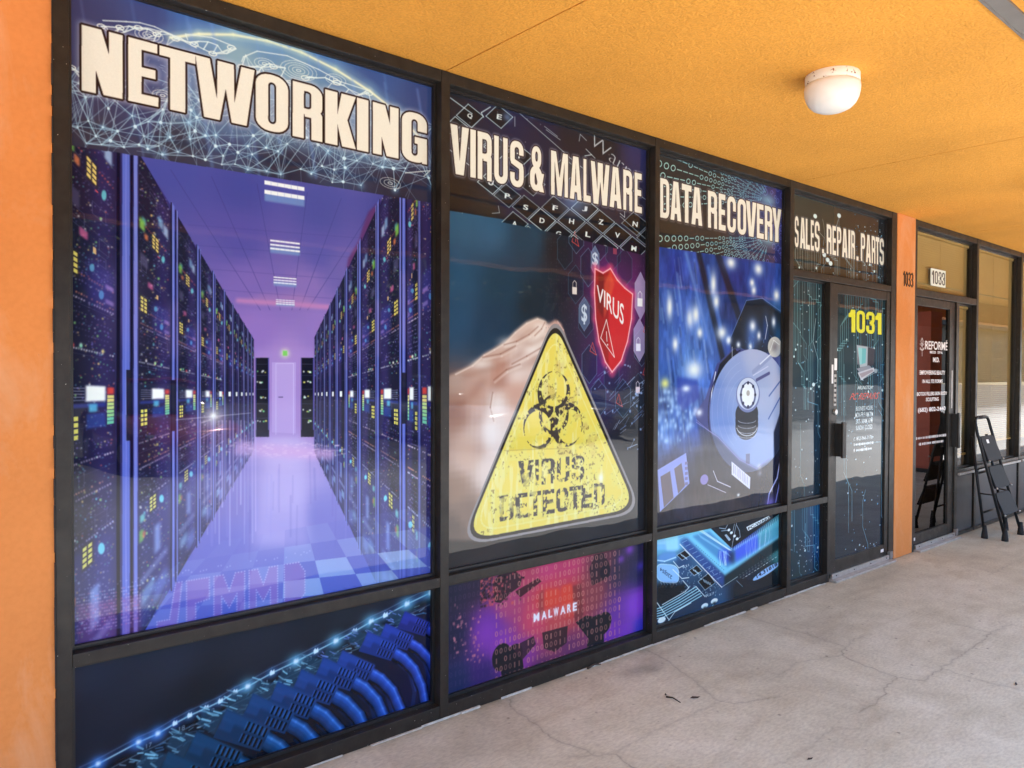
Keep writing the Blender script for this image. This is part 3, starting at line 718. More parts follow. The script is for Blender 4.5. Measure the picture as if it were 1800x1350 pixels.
def art_cables(X0, X1, Z0, Z1):
    s = Canvas(X0, X1, Z0, Z1, 440, 5); R = s.rng; k = R.uniform
    s.a[:] = s.field([(140, 1185, 34, 42, 62), (300, 1160, 32, 40, 58), (450, 1120, 32, 38, 52), (600, 1080, 30, 36, 48), (150, 1260, 24, 32, 50), (350, 1220, 20, 27, 38), (600, 1120, 20, 26, 36), (500, 1300, 12, 18, 34), (700, 1150, 14, 20, 50), (740, 1200, 14, 18, 60), (300, 1330, 10, 22, 36)])
    LED = [(140, 1358), (172, 1343), (243, 1305), (277, 1290), (307, 1272), (333, 1258), (362, 1245), (387, 1233), (413, 1217), (435, 1207), (478, 1183), (520, 1163), (555, 1145), (590, 1127), (623, 1110), (652, 1093), (677, 1082), (715, 1062), (757, 1042), (775, 1034)]
    s.line([(x, y-9) for x, y in LED], 1.4, (96, 112, 140), .8, 2); s.line([(x, y+11) for x, y in LED], 10, (10, 14, 22), 1, 4)
    s.line(LED, 14, (40, 90, 190), .28, 14); s.line(LED, 2.2, (170, 220, 235), .85, 1.4)
    s.line([(x, y+20) for x, y in LED], 1.2, (120, 140, 160), .7, 1.5)
    for i, (x, y) in enumerate(LED):
        big = i in (1, 2, 3, 9, 11, 13, 15, 17, 18)
        z = 11 if big else 6
        s.blob((x, y), z*1.5, z*1.4, (70, 150, 255) if x < 320 else (110, 200, 235), .75 if big else .4)
        s.poly([(x-4, y-1), (x-1, y-6), (x+1, y-3), (x+4, y-7), (x+5, y+1), (x-3, y+5)], (220, 242, 255), .95, 1 if big else 0)
    num = ['17', '18', '19', '20', '21', '22', '23', '24']
    for i, (x, y) in enumerate([(262, 1312), (320, 1282), (372, 1252), (420, 1227), (465, 1203), (507, 1180), (543, 1160)]): typed(s, num[i], [(x-5, y-4), (x+5, y-8), (x+5, y), (x-5, y+4)], (170, 190, 210), .8)
    for i in range(170):                              # glints of the clear plugs
        t = k(0, 1); x = 200+t*550; y = np.interp(x, [p[0] for p in LED], [p[1] for p in LED])+k(18, 52)*(1.1-t*.45)
        s.seg((x, y), (x+k(3, 16), y-k(-2, 7)), k(.8, 2.6), (150, 200, 225) if k(0, 1) < .5 else (60, 130, 190), k(.25, .8), 1.4)
    ends = [(752, 1106), (722, 1130), (694, 1147), (653, 1183), (623, 1198), (588, 1222), (550, 1246), (510, 1270), (467, 1300), (418, 1342), (372, 1380)]
    for i, (x, y) in enumerate(ends):
        t = i/(len(ends)-1)
        bc = np.array([44, 66, 214])*(1-t)**1.1+np.array([14, 84, 132])*t**.6*1.0
        bc = np.minimum(bc, 235)
        sc = .62+.55*t
        # second cable row behind
        if 1 <= i <= 9:
            s.line([(x+12*sc, y+26*sc), (x+36*sc, y+48*sc), (x+48*sc, y+92*sc), (x+40*sc, y+150*sc)], 12*sc, bc*.42, 1, 3); s.line([(x+14*sc, y+24*sc), (x+39*sc, y+50*sc), (x+50*sc, y+92*sc)], 3*sc, bc*.85, .6, 3)
        # cable leaving the boot, curving down
        C = [(x-6*sc, y-2*sc), (x+22*sc, y+14*sc), (x+48*sc, y+42*sc), (x+66*sc, y+84*sc), (x+74*sc, y+130*sc), (x+76*sc, y+190*sc)]
        C = [(C[j][0]*(1-u)+C[j+1][0]*u, C[j][1]*(1-u)+C[j+1][1]*u) for j in range(5) for u in (0, .5)]+[C[-1]]
        s.line([(a+1, b+3) for a, b in C], 30*sc, (8, 12, 26), .8, 4)
        s.line(C, 25*sc, bc*.50, 1, 2); s.line([(a, b-2*sc) for a, b in C], 19*sc, bc*.78, .8, 5); s.line([(a+1*sc, b-5*sc) for a, b in C], 10*sc, bc*1.05, .8, 5); s.line([(a+2*sc, b-7*sc) for a, b in C], 3.2*sc, np.minimum(bc*1.3+40, 255), .6, 3)
        # boot with ribs, pointing up left to the strip
        d = np.array([-76., -27.])*sc; n = np.array([-13., 28.])*sc
        p0 = np.array([x, y]); 
        s.poly([p0-n*.62, p0+d-n*.85, p0+d+n*.85, p0+n*.72], bc*.60)
        s.poly([p0-n*.62, p0+d-n*.85, p0+d-n*.25, p0-n*.1], bc*.82, .9, 2)
        for j in range(5):
            for hlf in (-1, 1):
                a = p0+d*(.07+.095*j)+n*(.13 if hlf > 0 else -.56); b = a+n*.42
                s.seg(a, b, 3.3*sc, bc*.16, .95, 1)
                s.seg(a+d*.04, b+d*.04, 1.5*sc, np.minimum(bc*1.3+12, 255), .55, 1)
        s.poly([p0+d*.72-n*.3, p0+d*.98-n*.4, p0+d*.98+n*.3, p0+d*.72+n*.3], bc*.9, .5, 1)
        e = p0+d
        s.poly([e-n*.7, e+d*.42-n*.55, e+d*.42+n*.45, e+n*.7], (30, 70, 100), .75, 1)
        for j in range(9):
            a = e+d*k(0, .45)+n*k(-.6, .5); s.seg(a, a+d*k(.05, .2)+n*k(-.1, .1), k(1, 2.6)*sc, (140, 214, 240) if t > .3 else (120, 150, 250), k(.4, .95), 1.2)
    return s

def biohazard(s, c, Rr, col, wear):
    # three crescents and a ring about a centre point of the plate
    t = s.T([c])[0]; r = s.T([(c[0]+Rr, hy(*c, c[0]+Rr))])[0]-t; R0 = Rr*1.0*s.k/ (s.k) 
    u = s.T([(c[0], c[1]-Rr)])[0]-t; R0 = abs(u[1])
    n = int(R0*2.4); x0, y0 = int(t[0])-n, int(t[1])-n
    X = np.arange(x0, x0+2*n)[None, :]+.5-t[0]; Y = np.arange(y0, y0+2*n)[:, None]+.5-t[1]
    sm = lambda d: np.clip(d+.5, 0, 1)
    m = np.zeros((2*n, 2*n), np.float32); cut = np.zeros_like(m)
    for a in (-90, 30, 150):
        dx, dy = math.cos(math.radians(a)), math.sin(math.radians(a))
        outer = R0*.66-np.hypot(X-dx*R0*.62, Y-dy*R0*.62); inner = R0*.51-np.hypot(X-dx*R0*.75, Y-dy*R0*.75)
        gap = R0*.09-np.where(X*dx+Y*dy > R0*.8, np.abs(-X*dy+Y*dx), 9e9)
        m = np.maximum(m, sm(outer)*(1-sm(inner))*(1-sm(gap)))
        cut = np.maximum(cut, sm(R0*.03-np.where(X*dx+Y*dy > 0, np.abs(-X*dy+Y*dx), 9e9))*sm(R0*.30-np.hypot(X, Y)))
    m = m*(1-cut)*(1-sm(R0*.085-np.hypot(X, Y)))
    ring = sm(R0*.60-np.hypot(X, Y))*(1-sm(R0*.48-np.hypot(X, Y)))
    ringm = np.zeros_like(m)
    for a in (-90, 30, 150):
        dx, dy = math.cos(math.radians(a)), math.sin(math.radians(a))
        ringm = np.maximum(ringm, ring*((X*dx+Y*dy)/np.maximum(np.hypot(X, Y), 1) > .64)*(1-sm(R0*.05-np.abs(R0*.585-np.hypot(X-dx*R0*.62, Y-dy*R0*.62)))))
    m = np.maximum(m, ringm*.95)
    w = wear[y0:y0+2*n, x0:x0+2*n]
    s.put(y0, x0, (m*w).astype(np.float32), col)

def art_virus(X0, X1, Z0, Z1):
    s = Canvas(X0, X1, Z0, Z1, 430, 7); R = s.rng; k = R.uniform
    s.a[:] = s.field([(800, 390, 52, 94, 126), (860, 400, 50, 92, 126), (930, 420, 40, 68, 90), (800, 480, 44, 82, 116), (880, 500, 38, 62, 84), (980, 440, 38, 40, 44), (1040, 430, 44, 36, 60), (1110, 440, 40, 34, 50), (800, 560, 44, 76, 108), (860, 570, 40, 62, 88), (940, 540, 36, 44, 56),
        (1000, 520, 36, 34, 44), (1120, 560, 50, 30, 62), (1060, 700, 46, 38, 70), (1110, 760, 40, 40, 48), (1080, 840, 54, 52, 52), (1120, 900, 46, 46, 52), (800, 940, 56, 48, 46), (820, 860, 80, 60, 54), (960, 960, 50, 45, 43), (1100, 930, 40, 38, 42), (800, 700, 120, 90, 84), (1020, 620, 40, 34, 50)], 3.0)
    n = s.noise(70, 3); s.a *= (.92+.16*n)[..., None]
    # hand
    hand = [(760, 672), (800, 655), (830, 640), (850, 622), (868, 612), (888, 600), (905, 582), (925, 566), (944, 558), (956, 562), (964, 570), (976, 562), (986, 568), (992, 586), (998, 606), (960, 640), (940, 700), (900, 800), (860, 900), (845, 950), (760, 950)]
    hm = s.mask(hand, 3)
    F = s.field([(792, 665, 190, 150, 130), (850, 640, 205, 166, 148), (890, 605, 215, 172, 152), (940, 565, 226, 186, 166), (980, 575, 216, 160, 140), (910, 630, 236, 208, 196), (950, 600, 238, 214, 200), (800, 720, 170, 118, 98), (840, 690, 198, 146, 124), (880, 660, 196, 130, 106), (870, 720, 232, 206, 196), (905, 690, 214, 160, 138), (860, 760, 246, 228, 222), (820, 800, 214, 172, 152), (860, 830, 232, 204, 192), (800, 860, 160, 120, 98), (820, 900, 140, 108, 92), (795, 930, 110, 88, 78), (890, 790, 236, 214, 208)], 3.2)
    s.lay(F, hm)
    D = (150, 88, 68)
    for pts, w, sf, al in (([(815, 662), (850, 650), (886, 642), (912, 624), (930, 602)], 4, 22, .55), ([(868, 634), (896, 614), (918, 592), (940, 574)], 3, 18, .5), ([(858, 712), (872, 676), (900, 652), (940, 634), (962, 612)], 5, 28, .55), ([(930, 608), (956, 594), (984, 590)], 3, 14, .5), ([(846, 800), (840, 740), (862, 700)], 5, 34, .5), ([(798, 720), (832, 692), (852, 666)], 4, 26, .45)):
        fine = [(pts[q][0]*(1-u)+pts[q+1][0]*u, pts[q][1]*(1-u)+pts[q+1][1]*u) for q in range(len(pts)-1) for u in np.arange(0, 1, .12)]
        for q in fine: s.blob(q, w+sf*.22, w+sf*.18, D, al*.16)
    for x, y, rx, ry in ((905, 660, 22, 16), (870, 705, 20, 24), (950, 574, 18, 9), (892, 602, 16, 10), (846, 640, 18, 9), (932, 614, 16, 9)): s.blob((x, y), rx, ry, (250, 232, 222), .55)
    s.line([(980, 565), (990, 580), (996, 602)], 3, (236, 190, 170), .8, 3)
    for pts in ([(800, 655), (830, 640), (850, 622), (868, 612), (888, 600), (905, 582), (925, 566), (944, 558), (958, 563)],): s.line([(x+1, y+3) for x, y in pts], 3, (244, 214, 196), .75, 3)
    for pts, w in (([(886, 606), (908, 600), (930, 588), (946, 574)], 2.2), ([(848, 628), (880, 622), (906, 608)], 2.2), ([(958, 566), (952, 578), (940, 590)], 2.0), ([(900, 640), (926, 626), (950, 612), (968, 604)], 2.4), ([(868, 668), (890, 650), (914, 640)], 2.4), ([(866, 690), (862, 716), (868, 740)], 2.2)):
        s.line(pts, w, (140, 84, 66), .55, 3.5); s.line([(x+2, y+4) for x, y in pts], w*1.3, (250, 228, 214), .45, 5)
    # hexagon network on the right
    def hexa(cx, cy, rx, ry, c, w=1.2, a=.8, fill=None, fa=.3):
        p = [(cx+rx*u, hy(cx, cy+ry*v, cx+rx*u)) for u, v in ((0, -1), (1, -.5), (1, .5), (0, 1), (-1, .5), (-1, -.5))]
        if fill is not None: s.poly(p, fill, fa)
        s.line(p, w, c, a, 1, closed=True)
    for x in np.arange(960, 1140, 4.5):                # columns of faint code
        for y in np.arange(420, 760, 6):
            if k(0, 1) < .35: s.dot((x, hy(x, y, x)), 1.2, 2.6, (86, 80, 96), .35)
    s.blob((1085, 520), 60, 95, (150, 40, 150), .75); s.blob((1060, 640), 44, 50, (110, 40, 150), .5); s.blob((1020, 700), 40, 40, (74, 60, 150), .4)
    grid = [(993, 440), (1013, 412), (1012, 500), (1034, 470), (1030, 560), (1055, 424), (1078, 440), (1036, 640), (1098, 470), (1128, 610), (1122, 690), (1095, 700), (1075, 660), (1052, 700)]
    for i, (x, y) in enumerate(grid): hexa(x, y, 13, 34, (110, 150, 190) if i % 2 else (70, 110, 140), 1.1, .75, (20, 40, 54), .35)
    hexa(1126, 520, 10, 42, (190, 170, 220), 1, .8, (180, 160, 210), .8); hexa(1124, 598, 10, 38, (200, 190, 225), 1, .7, (180, 160, 214), .75)
    hexa(1027, 552, 9, 30, (140, 170, 210), 1, .7, (110, 140, 180), .55); hexa(1046, 458, 7, 26, (150, 180, 220), 1, .8, (120, 150, 190), .6)
    def lock(x, y, c, z=1.0):
        s.poly(quad(x-4*z, y, y+13*z, x+4*z), c); s.line([(x-3*z, y), (x-3*z, y-7*z), (x, y-11*z), (x+3*z, y-7*z), (x+3*z, y)], 1.4, c)
    lock(1010, 504, (232, 214, 206)); lock(1125, 524, (245, 240, 248), 1.1); lock(1122, 604, (236, 228, 246), 1.0); lock(1121, 680, (226, 200, 214), .9); lock(1081, 436, (150, 60, 90), .8)
    for x, y, z in ((1027, 552, 30), (1046, 456, 22)): typed(s, '$', quad(x-5, y-z*.6, y+z*.6, x+5), (214, 224, 240), .9, .02)
    def tri(x, y, w, h, c=(226, 74, 66)):
        s.line([(x-w*.2, y-h), (x-w, y+h*.35), (x+w*.85, y+h)], 1.7, c, .95, 1, closed=True); s.seg((x-w*.12, y-h*.3), (x, y+h*.4), 1.4, c)
    tri(1012, 420, 6.5, 13); tri(1043, 613, 6, 11); tri(1089, 704, 6, 11); tri(1135, 580, 4, 8); tri(1134, 655, 4, 8)
    for i in range(70):                                # slanted scraps of circuit at lower right
        x = k(1020, 1136); y = k(650, 800)
        if x-1005 > (y-590)*.42: s.seg((x, y), (x+k(6, 16), y-k(6, 17)), k(.8, 1.8), (120, 150, 210) if k(0, 1) < .7 else (190, 206, 240), k(.4, .9), 1)
    for i in range(40):
        x = k(1020, 1136); y = k(640, 800)
        if x-1005 > (y-590)*.42: s.dot((x, y), k(1.5, 4), k(2, 5), (150, 176, 226), .8)
    # shield
    sh = [(1046, 472), (1060, 480), (1073, 472), (1085, 492), (1098, 506), (1112, 517), (1110, 560), (1103, 600), (1092, 634), (1076, 654), (1064, 636), (1053, 600), (1047, 560), (1045, 515)]
    s.line(sh, 16, (255, 70, 120), .55, 16, closed=True); s.poly(sh, (222, 40, 44))
    s.poly([(1046, 472), (1060, 480), (1073, 472), (1070, 560), (1070, 646), (1062, 630), (1053, 600), (1047, 560), (1045, 515)], (150, 34, 34), .65, 2)
    s.poly([(1052, 478), (1062, 482), (1060, 560), (1050, 540)], (110, 30, 26), .6, 2); s.poly([(1073, 474), (1062, 500), (1062, 560), (1080, 500)], (236, 84, 50), .6, 2)
    s.line(sh, 4, (255, 128, 150), .95, 2.5, closed=True); s.line(sh, 1.6, (255, 206, 214), .9, 1, closed=True)
    typed(s, 'VIRUS', [(1049, 500), (1097, 536), (1096, 573), (1049, 527)], (250, 236, 236), 1, .012)
    s.line([(1066, 562), (1056, 594), (1080, 628)], 2, (250, 230, 226), 1, 1, closed=True); s.line([(1066, 583), (1067, 600)], 2, (250, 230, 226)); s.dot((1068, 606), 2, 3, (250, 230, 226))
    # warning plate
    def rounded(V, rad):
        out = []
        for i in range(3):
            p = np.array(V[i], float); a = np.array(V[i-1], float)-p; b = np.array(V[(i+1) % 3], float)-p
            r = rad[i]; pa = p+a/np.hypot(*a)*r; pb = p+b/np.hypot(*b)*r
            for t in np.linspace(0, 1, 10): out.append(tuple(pa*(1-t)**2+p*2*t*(1-t)+pb*t*t))
        return out
    V = [(976, 558), (810, 957), (1124, 897)]; rad = [40, 60, 44]
    tri3 = rounded(V, rad); c0 = np.mean(tri3, 0)
    gro = lambda f: [tuple(c0+(np.array(p)-c0)*f) for p in tri3]
    s.poly(gro(1.035), (150, 138, 138)); s.poly(gro(1.0), (46, 38, 34)); s.poly(gro(.958), (244, 214, 76))
    plate = s.mask(gro(.955)); nz = s.noise(26, 4); st = s.noise(60, 3, .15); fine = s.noise(5, 2)
    s.lay(np.array([206, 152, 74], np.float32)*np.ones_like(s.a), plate*np.clip((nz-.60)*6, 0, .55)*s.mask([(930, 620), (1050, 620), (1060, 800), (900, 800)], 16))
    s.lay(np.array([248, 240, 190], np.float32)*np.ones_like(s.a), plate*np.clip((st-.58)*5, 0, .4))
    s.lay(np.array([232, 228, 120], np.float32)*np.ones_like(s.a), plate*np.clip((nz-.45)*3, 0, .3))
    s.lay(np.array([120, 92, 44], np.float32)*np.ones_like(s.a), plate*np.clip((fine-.66)*9, 0, .6)*np.clip((nz-.48)*8, 0, 1))
    s.line(gro(.87), 2.0, (250, 240, 170), .5, 3, closed=True)
    wear = np.clip((s.noise(7, 3)-.36)*9, 0, 1)*np.clip((s.noise(24, 2)-.22)*8, .25, 1)
    biohazard(s, (974, 729), 60, (74, 62, 54), wear)
    s.line([(886, 792), (1000, 788)], 1.2, (150, 116, 60), .5, 1.5)
    def stencil(items):
        y0, x0, m = glyph_mask(s, items, 3)
        s.put(y0, x0, m*wear[y0:y0+m.shape[0], x0:x0+m.shape[1]], (60, 52, 50))
    st_ = dict(s=.30, t=.17)
    stencil(row('VIRUS', [(911, 938), (941, 947), (952, 975), (979, 1001), (1005, 1027)], 911, 811, 857, **st_))
    stencil(row('DETECTED', [(878, 903), (906, 928), (931, 951), (954, 975), (978, 999), (1001, 1021), (1022, 1042), (1044, 1063)], 878, 872, 917, **st_))
    for x0_, x1_, y in ((952, 975, 834), (906, 928, 897), (1044, 1063, 868), (878, 903, 897)): s.seg((x0_+9, y-18), (x0_+8, y+18), 1.6, (238, 222, 110), .9)
    s.blob((1056, 840), 5, 9, (250, 246, 232), .9)
    # header with the keyboard
    hb = lambda x: 370+(x-789)*(428-370)/350.0
    base = s.a.copy(); hm = s.mask([(740, 80), (1180, 80), (1180, hb(1180)), (740, hb(740))])
    s.lay(s.field([(795, 170, 38, 36, 46), (860, 180, 40, 38, 62), (900, 210, 36, 36, 70), (960, 220, 34, 34, 62), (1000, 240, 38, 34, 44), (1060, 250, 38, 33, 38), (1120, 270, 46, 46, 96), (800, 340, 40, 33, 32), (900, 350, 34, 34, 66), (1000, 360, 32, 34, 62), (1100, 350, 36, 34, 54), (860, 380, 46, 42, 40)]), hm)
    # key rows: two directions measured on the print
    ea = np.array([31., 25.]); eb = np.array([-23., 22.]); O = np.array([800., 205.])
    K = (206, 232, 238)
    lab = 'QWERTYUPASDFGHJKLZXCVNM1234567890'
    spots = [(0, -1), (0, 0), (1, -2), (1, 0), (3, -1), (5, -2), (3.0, 1.15), (4, 1.15), (5.2, 2.1), (5, 1.0), (6, 1.0), (6, 0), (7, 1.0), (7, 0), (7, -1), (8, 1.), (8, 0), (8, -1), (6.2, 2.2), (9, 0), (9, -1), (9.2, -2.1), (10, -1), (10.2, -2), (4.4, -.2), (2, -.6)]
    for i, (a, b) in enumerate(spots):
        p = O+ea*a*.93+eb*b*1.0
        q = [p, p+ea*.86, p+ea*.86+eb*.9, p+eb*.9]; al = k(.55, 1)
        s.poly(q, (24, 26, 30), .8); s.line(q, 1.6, K, al, 1, closed=True)
        c = p+ea*.43+eb*.45
        typed(s, lab[i % len(lab)], [c+(-4, -5), c+(5, -3), c+(4, 6), c+(-5, 4)], (240, 244, 240), .95, .03)
    for a, b, w in (((790, 160), (812, 150), 0), ((887, 176), (1000, 275), 1.4), ((789, 262), (900, 350), 1.6), ((789, 170), (830, 200), 2), ((845, 395), (900, 355), 0), ((990, 268), (1030, 300), 1.5), ((957, 222), (980, 240), 1.2), ((960, 228), (985, 246), 1.2), ((1090, 380), (1135, 420), 1.2), ((1105, 330), (1137, 352), 1.2), ((905, 205), (905, 222), 1.3), ((1020, 236), (1018, 248), 1.5), ((1020, 236), (1031, 247), 1.5), ((1030, 262), (1046, 278), 1.8), ((1028, 274), (1040, 272), 2), ((865, 375), (878, 374), 1.2), ((878, 374), (876, 362), 1.2), ((846, 198), (862, 188), 2.2), ((846, 198), (850, 206), 2.2), ((1090, 375), (1098, 382), 1.6), ((1098, 382), (1098, 372), 1.6)):
        if w: s.seg(a, b, w, (200, 220, 228), .85, 1)
    for cx, cy, z in ((892, 206, 8), (935, 203, 5), (1010, 355, 26)): s.blob((cx, cy), z, z, (130, 170, 230), .5)
    typed(s, 'Warni', [(1044, 232), (1120, 300), (1112, 318), (1036, 252)], (210, 214, 218), .85, -.018)
    for _ in range(30): s.dot((k(795, 1130), k(190, 400)), 1.6, 1.6, (220, 230, 240), .6)
    ov = s.mask([(740, 80), (1180, 80), (1180, hb(1180)+26), (960, hb(960)+8), (740, hb(740))]); s.a = base*(1-ov[..., None])+s.a*ov[..., None]
    heavy(s, row('VIRUS&MALWARE', [(791, 825), (826, 837), (839, 865), (868, 893), (896, 921), (931, 957), (968, 999), (1001, 1023), (1025, 1039), (1038, 1072), (1071, 1093), (1095, 1112), (1115, 1129)], 791, 217, 304, gap=.5, s=.345), CREAM, ew=2.2, gw=5, ga=.35)
    return s

def art_malware(X0, X1, Z0, Z1):
    s = Canvas(X0, X1, Z0, Z1, 430, 9); R = s.rng; k = R.uniform
    s.a[:] = s.field([(795, 1040, 44, 40, 62), (830, 1030, 52, 40, 62), (800, 1120, 34, 36, 66), (800, 1200, 30, 44, 92), (850, 1180, 56, 36, 110), (860, 1100, 110, 44, 150), (880, 1140, 150, 56, 176), (890, 1060, 190, 66, 110), (930, 1010, 200, 60, 90), (960, 990, 222, 60, 110), (1000, 985, 216, 56, 100),
        (960, 1060, 236, 62, 56), (1000, 1060, 240, 66, 50), (940, 1090, 226, 66, 96), (980, 1100, 214, 72, 76), (920, 1150, 150, 54, 150), (1000, 1140, 120, 50, 100), (1040, 1040, 150, 62, 70), (1060, 990, 110, 50, 62), (1090, 1000, 56, 44, 70), (1120, 970, 46, 42, 74), (1120, 1010, 42, 40, 84), (1090, 1080, 110, 50, 150), (1120, 1060, 140, 60, 196), (1100, 1110, 132, 54, 196), (1128, 1100, 56, 56, 200), (950, 1190, 90, 42, 90)], 3.4)
    for x, y, z, c in ((1107, 966, 8, (150, 60, 200)), (1092, 983, 6, (130, 60, 180)), (1126, 995, 7, (80, 60, 180)), (1116, 1065, 26, (150, 60, 220)), (1075, 1110, 20, (140, 50, 190)), (855, 1115, 30, (150, 56, 190))): s.blob((x, y), z, z*1.2, c, .8)
    # dark silhouettes of gas masks and lenses
    dk = (34, 30, 38)
    def ell(cx, cy, rx, ry, c=dk, a=1, hard=3): s.blob((cx, cy), rx, ry, c, a, hard=hard)
    ell(882, 1155, 17, 24); ell(905, 1150, 14, 18); s.poly([(880, 1176), (918, 1150), (922, 1190), (884, 1206)], dk); s.poly([(900, 1138), (938, 1118), (942, 1132), (918, 1160)], (60, 34, 50), .9)
    ell(1052, 1100, 22, 20); ell(1062, 1092, 13, 16); s.poly([(1012, 1094), (1030, 1082), (1060, 1086), (1062, 1136), (1030, 1146), (1034, 1122)], dk)
    s.poly([(866, 1022), (880, 1008), (905, 1002), (918, 1014), (915, 1030), (898, 1042), (880, 1060), (868, 1058)], (48, 34, 38), .85)
    s.poly([(905, 1040), (946, 1016), (952, 1022), (915, 1050)], (70, 34, 40), .9); s.poly([(1036, 1000), (1046, 975), (1060, 972), (1072, 992), (1072, 1012), (1060, 1020), (1040, 1030)], (46, 32, 40), .8)
    s.poly([(953, 1112), (998, 1100), (996, 1130), (975, 1146), (956, 1140)], (50, 34, 40), .85); ell(1064, 1005, 9, 12, (40, 30, 42))
    s.poly([(1006, 1030), (1022, 1026), (1026, 1086), (1010, 1092)], (80, 40, 46), .5, 2); s.poly([(948, 1042), (956, 1036), (956, 1080), (946, 1086)], (130, 60, 60), .5, 2)
    for xl, xr, yt, yb in ((958, 984, 1038, 1066), (986, 1006, 1030, 1060)): s.poly(rounded_quad(xl, xr, yt, yb), (246, 66, 46), .85, 2)
    for _ in range(200):                               # broken specks at upper left
        x = 845+abs(R.normal(0, 26)); y = 1000+k(0, 60)+k(0, 8); s.dot((x, y), k(1.5, 5), k(1.5, 4), (226, 80, 84) if k(0, 1) < .55 else (44, 30, 34), k(.4, .9))
    for _ in range(60): s.dot((k(795, 850), k(1060, 1165)), k(1.5, 5), k(1.5, 5), (220, 120, 130), k(.3, .9))
    for r_ in range(16):                               # rows of binary digits
        y = 985+r_*15.0
        for c_ in range(44):
            x = 790+c_*8.0
            if k(0, 1) < .12: continue
            yy = hy(960, y, x)
            if yy > 1225 or yy < 940: continue
            inside = 865 < x < 1090
            a = (.62 if inside else .16)*k(.5, 1)
            if x > 1085 and yy < 1050: a *= .5
            b_ = R.randint(2); typed(s, '01'[b_], quad(x+(1.6 if b_ else 0), yy-5, yy+5, x+(3.8 if b_ else 5.4)), (238, 140, 120) if inside else (150, 90, 150), a, .02)
    lw = [(938, 948), (952, 961), (964, 971), (973, 982), (985, 994), (997, 1004), (1007, 1014)]
    for ch, (a, b) in zip('MALWARE', lw): typed(s, ch, quad(a, hy(938, 1079, a), hy(938, 1094, a), b), (255, 238, 240), 1, .03, glow=(255, 200, 210))
    return s

def rounded_quad(xl, xr, yt, yb):
    return [(xl+3, yt), (xr-3, yt-4), (xr, yt), (xr, yb-6), (xr-4, yb-2), (xl+3, yb+2), (xl, yb-3), (xl, yt+5)]

